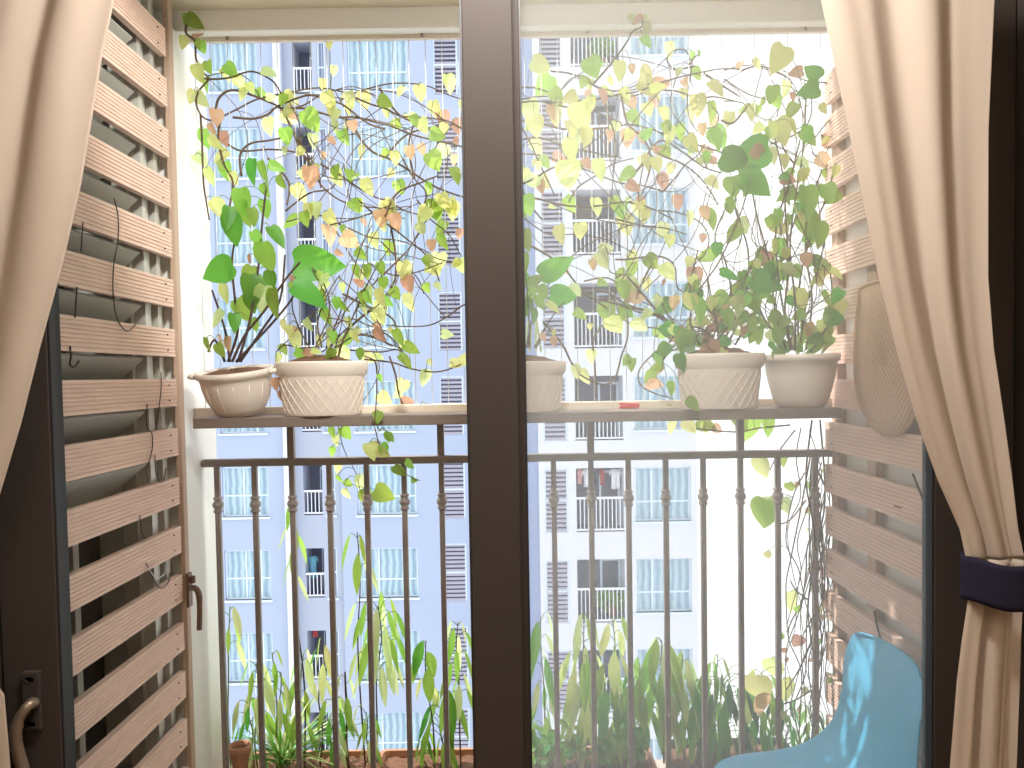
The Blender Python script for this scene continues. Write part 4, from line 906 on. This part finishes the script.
# ================================================================== THE BUILDING OPPOSITE
struct(boxes(((-60, 15, -25.3), (14, 45, -25))).build('ground', M['ground']))
bl = thing('apartment_building', 'tall pale apartment block with curtained windows, louvres and balconies across the street', 'building')
def facade(rects, x0, x1, z0, z1, Y, name, m, depth_back=5.):
    xs = sorted({x0, x1, *[r[0] for r in rects], *[r[1] for r in rects]}); zs = sorted({z0, z1, *[r[2] for r in rects], *[r[3] for r in rects]})
    mb = MB(); bm = mb.bm; vc = {}
    def V(x, y, z):
        k = (round(x, 4), round(y, 4), round(z, 4))
        if k not in vc: vc[k] = bm.verts.new((x, y, z))
        return vc[k]
    def quad(*c):
        try: bm.faces.new([V(*p) for p in c])
        except ValueError: pass
    for i in range(len(xs)-1):
        for j in range(len(zs)-1):
            a, b, c, d = xs[i], xs[i+1], zs[j], zs[j+1]; mx, mz = (a+b)/2, (c+d)/2
            if any(r[0] < mx < r[1] and r[2] < mz < r[3] for r in rects): continue
            quad((a, Y, c), (b, Y, c), (b, Y, d), (a, Y, d))
    for (a, b, c, d, dep) in rects:
        y2 = Y+dep
        quad((a, Y, c), (a, y2, c), (a, y2, d), (a, Y, d)); quad((b, Y, c), (b, Y, d), (b, y2, d), (b, y2, c))
        quad((a, Y, c), (b, Y, c), (b, y2, c), (a, y2, c)); quad((a, Y, d), (a, y2, d), (b, y2, d), (b, Y, d))
        quad((a, y2, c), (b, y2, c), (b, y2, d), (a, y2, d))
    yb = Y+depth_back
    quad((x0, Y, z0), (x0, Y, z1), (x0, yb, z1), (x0, yb, z0)); quad((x1, Y, z0), (x1, yb, z0), (x1, yb, z1), (x1, Y, z1)); quad((x0, Y, z1), (x1, Y, z1), (x1, yb, z1), (x0, yb, z1)); quad((x0, yb, z0), (x1, yb, z0), (x1, yb, z1), (x0, yb, z1))
    return mb.build(name, m, bl)
def place(protos, first, loc):
    """copy a proto part and its sub-parts; the first placing moves the proto itself"""
    o = protos if first else protos.copy()
    if not first:
        COL.objects.link(o); o.parent = bl
        for ch_ in protos.children:
            c2 = ch_.copy(); COL.objects.link(c2); c2.parent = o
    o.location = loc
def window_part(w, h, pane, transom=.42, mull=(.5,), t=.055):
    mb = MB()
    mb.box((0, -.03, 0), (t, .05, h)); mb.box((w-t, -.03, 0), (w, .05, h)); mb.box((0, -.03, 0), (w, .05, t)); mb.box((0, -.03, h-t), (w, .05, h))
    for f in mull: mb.box((w*f-t/2, -.02, 0), (w*f+t/2, .05, h))
    mb.box((0, -.02, h*transom-t/2), (w, .05, h*transom+t/2)); mb.box((-.06, -.22, -.07), (w+.06, .05, 0))
    f = mb.build('window', M['frame_white'], bl)
    boxes(((t*.5, .0, t*.5), (w-t*.5, .03, h-t*.5))).build('pane', pane, f)
    return f
def louvre_part(w, h):
    mb = MB(); n = 14
    for k in range(n):
        z = h*(k+.5)/n; mb.box((.05, -.035, z-.05), (w-.05, -.015, z+.05), Matrix.Rotation(-.55, 3, 'X'))
    o = mb.build('louvre', M['louvre'], bl)
    boxes(((0, -.04, 0), (.06, .06, h)), ((w-.06, -.04, 0), (w, .06, h)), ((0, -.04, 0), (w, .06, .06)), ((0, -.04, h-.06), (w, .06, h)), ((0, -.04, h*.5-.03), (w, .05, h*.5+.03))).build('louvre_frame', M['frame_white'], o)
    boxes(((.05, .04, .05), (w-.05, .06, h-.05))).build('louvre_back', M['balc_dark'], o)
    return o
def balcony_part(w, h, d, rh=.95):
    mb = MB(); mb.box((0, d-.06, 0), (w, d-.02, h)); mb.box((.01, .1, 0), (w-.01, d-.02, .03))
    o = mb.build('balcony', M['balc_dark'], bl)
    mb = MB(); n = max(5, int(w/.13))
    for k in range(n+1): mb.box((w*k/n-.014, .0, .08), (w*k/n+.014, .03, rh))
    mb.box((0, -.01, rh-.02), (w, .04, rh+.05)); mb.box((0, -.01, .05), (w, .04, .1)); mb.build('balcony_railing', M['balc_white'], o)
    boxes(((w*.55, d-.10, 0), (w*.6, d-.05, h*.9)), ((w*.95, d-.10, 0), (w, d-.05, h*.9)), ((w*.55, d-.10, h*.86), (w, d-.05, h*.9))).build('balcony_door', M['frame_white'], o)
    return o
FL = 3.0
YL_, YRt = 27.4, 25.0
# left block
def X_(u, v, Y): return P(u, v, Y).x
zt = P(300, 466, YL_).z
cA = (X_(222, 480, YL_), X_(268, 480, YL_)); cB = (X_(357, 480, YL_), X_(416, 480, YL_)); cL = (X_(441, 480, YL_), X_(465, 480, YL_)); cK = (X_(302, 480, YL_), X_(321, 480, YL_)); cN = (X_(326, 480, YL_), X_(334, 480, YL_))
pier = (X_(286, 480, YL_), X_(293, 480, YL_)); rec = (pier[1], X_(341, 480, YL_))
hw_ = 1.80; rows_ = range(-5, 7)
r1, r2 = [], []
for i in rows_:
    t_ = zt+FL*i
    r1 += [(cA[0], cA[1], t_-hw_, t_, .22), (cB[0], cB[1], t_-hw_, t_, .22), (cL[0], cL[1], t_-2.0, t_+.12, .2)]
    r2 += [(cK[0], cK[1], t_-hw_, t_, 1.0), (cN[0], cN[1], t_-hw_, t_, .2)]
xw0, xw1 = -16., X_(527, 480, YL_)
facade([r for r in r1 if r[0] < rec[0]], xw0, rec[0], -25, 19.5, YL_, 'wall', M['facade'])
facade([r for r in r1 if r[0] > rec[0]], rec[1], xw1, -25, 19.5, YL_, 'wall', M['facade'])
facade(r2, rec[0], rec[1], -25, 19.3, YL_+.15, 'recessed_wall', M['facade_dark'])
boxes(((pier[0], YL_-.25, -25), (pier[1], YL_+.02, 19.5))).build('pier', M['facade_white'], bl)
pA = window_part(cA[1]-cA[0], hw_, M['pane'], .42, (.45, .78)); pB = window_part(cB[1]-cB[0], hw_, M['pane'], .36, (.33, .8)); pL = louvre_part(cL[1]-cL[0], 2.12); pK = balcony_part(cK[1]-cK[0], hw_, 1.0, .85); pN = window_part(cN[1]-cN[0], hw_, M['pane_dark'], .5, ())
for n, i in enumerate(rows_):
    t_ = zt+FL*i; f = n == 0
    place(pA, f, (cA[0], YL_+.14, t_-hw_)); place(pB, f, (cB[0], YL_+.14, t_-hw_)); place(pL, f, (cL[0], YL_+.10, t_-2.0))
    place(pK, f, (cK[0], YL_+.18, t_-hw_)); place(pN, f, (cN[0], YL_+.25, t_-hw_))
# right block
zt2 = P(600, 468, YRt).z
dL = (X_(544, 480, YRt), X_(568, 480, YRt)); dK = (X_(576, 480, YRt), X_(624, 480, YRt)); dW = (X_(635, 480, YRt), X_(691, 480, YRt))
x2, x3 = X_(539, 480, YRt), X_(697, 480, YRt); rr3 = []; rows2 = range(-5, 6)
for i in rows2:
    t_ = zt2+FL*i
    rr3 += [(dL[0], dL[1], t_-2.1, t_, .2), (dK[0], dK[1], t_-2.1, t_, 1.1), (dW[0], dW[1], t_-1.78, t_, .22)]
facade(rr3, x2, x3, -25, 19.8, YRt, 'wall', M['facade_white'], 7.4)
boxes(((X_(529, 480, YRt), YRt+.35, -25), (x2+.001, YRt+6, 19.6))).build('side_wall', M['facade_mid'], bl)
qL = louvre_part(dL[1]-dL[0], 2.1); qK = balcony_part(dK[1]-dK[0], 2.1, 1.1, 1.1); qW = window_part(dW[1]-dW[0], 1.78, M['pane'], .36, (.3, .6))
for n, i in enumerate(rows2):
    t_ = zt2+FL*i; f = n == 0
    place(qL, f, (dL[0], YRt+.10, t_-2.1)); place(qK, f, (dK[0], YRt+.02, t_-2.1)); place(qW, f, (dW[0], YRt+.14, t_-1.78))
# washing and greenery on those balconies
def garment(u0, u1, v0, v1, Y, m, label, group='washing on the balconies opposite'):
    a, b = P(u0, v0, Y), P(u1, v1, Y); mb = MB(); rows = []
    for i in range(5):
        f = i/4; w = 1-.10*math.sin(PI*f)
        rows.append([((a.x+b.x)/2+(b.x-a.x)/2*w*(-1+2*j/6), Y+.04*math.sin(j*1.7+i*.3), a.z+(b.z-a.z)*f) for j in range(7)])
    mb.grid(rows)
    s = (b.x-a.x)*.22
    for sx, xx in ((-1, a.x), (1, b.x)):
        mb.grid([[(xx, Y, a.z), (xx+sx*s, Y+.02, a.z-.12)], [(xx, Y, a.z-.14), (xx+sx*s*.8, Y+.02, a.z-.26)]])
    o = mb.build('hanging_garment', M[m], solid=.02); tag(o, label, 'garment', None); return o
garment(577.5, 581.5, 469, 484, YRt+.5, 'cloth_pink', 'pink garment on the washing line, end nearest the louvre, across the street')
garment(583.5, 590.5, 469, 487, YRt+.52, 'cloth_white', 'white garment second along the balcony washing line across the street')
garment(593, 597, 469, 483, YRt+.5, 'cloth_dark', 'dark garment behind the iron upright on the balcony washing line across the street')
garment(600, 604, 469, 485, YRt+.54, 'cloth_red', 'reddish garment in the middle of the balcony washing line across the street')
garment(611, 620, 469, 489, YRt+.52, 'cloth_white', 'wide white garment at the far end of the balcony washing line across the street')
mb = MB(); a = P(576, 468.5, YRt+.51); b = P(624, 468.5, YRt+.51); mb.tube([(dK[0], YRt+.51, a.z+.02), (dK[1], YRt+.51, a.z+.02)], .012, 6)
tag(mb.build('washing_line', M['balc_white']), 'washing line of the balcony opposite that carries five garments', 'washing line')
garment(304, 310, 620, 630, YL_+.5, 'cloth_white', 'white garment on a narrow balcony of the blue grey block')
garment(312, 318, 619, 637, YL_+.5, 'cloth_red', 'dark red garment on a narrow balcony of the blue grey block')
garment(309, 317, 556, 578, YL_+.5, 'cloth_teal', 'teal garment on a narrow balcony of the blue grey block')
def far_bush(u, v, w, Y, zb, label):
    t = thing('balcony_plant', label, 'plant'); c = P(u, v, Y); mb = MB()
    for k in range(150):
        d = rv(1)
        if d.length > 1: d = d.normalized()*.9
        leaf(mb, (c.x+d.x*w, Y+d.y*.3, c.z+d.z*w*.7), rv(1)+Vector((0, 0, .01)), rv(1)+Vector((0, -.5, .3)), .22, .12, .2, .2, LANCE)
    mb.build('foliage', M['leaf'], t)
    mb = MB(); mb.lathe([(.12, 0), (.18, .35), (.19, .36), (.17, .36)], (c.x, Y, zb), 14); mb.tube([(c.x, Y, zb+.3), (c.x, Y, c.z)], .03, 6); mb.build('pot', M['clay'], t)
far_bush(612, 600, .5, YRt+.55, zt2-FL-2.07, 'round green bush on the balcony below the washing line across the street')
far_bush(602, 46, .42, YRt+.55, zt2+FL*5-2.07, 'dark potted plant on the topmost visible balcony across the street')

# ================================================================== LIGHT
w = bpy.data.worlds.new('sky'); sc.world = w; w.use_nodes = True
bg = w.node_tree.nodes['Background']; bg.inputs[0].default_value = (.98, .985, 1, 1); bg.inputs[1].default_value = 1.9
sun = bpy.data.lights.new('sun', 'SUN'); sun.energy = 6.5; sun.angle = math.radians(.6); sun.color = (1, .95, .86)
so = bpy.data.objects.new('sun', sun); COL.objects.link(so)
sd = Vector((-.55, .225, .90)).normalized(); so.rotation_euler = sd.to_track_quat('Z', 'Y').to_euler(); so.location = (-8, 8, 16)
la = bpy.data.lights.new('added_fill_front', 'AREA'); la.energy = 62; la.color = (1, .96, .91); la.shape = 'DISK'; la.size = .24  # unseen fill light, added to brighten curtains, slats and pots
lo = bpy.data.objects.new('added_fill_front', la); COL.objects.link(lo); lo.location = (0, .98, 2.68)
lo.rotation_euler = Vector((0, -1.4, 1.5)).to_track_quat('Z', 'Y').to_euler()
lb = bpy.data.lights.new('added_fill_bounce', 'AREA'); lb.energy = 70; lb.color = (1, .96, .91); lb.shape = 'DISK'; lb.size = 1.2  # added fill aimed upward, bounces off the ceiling to lift the interior
lo = bpy.data.objects.new('added_fill_bounce', lb); COL.objects.link(lo); lo.location = (0, -1.2, 2.3); lo.rotation_euler = (math.radians(180), 0, 0)

vs = sc.view_settings; vs.view_transform = 'Standard'; vs.look = 'None'; vs.gamma = 1; vs.exposure = 0; vs.use_curve_mapping = False
sc.cycles.use_denoising = True; sc.cycles.max_bounces = 10; sc.cycles.transparent_max_bounces = 16
sc.cycles.sample_clamp_indirect = 6
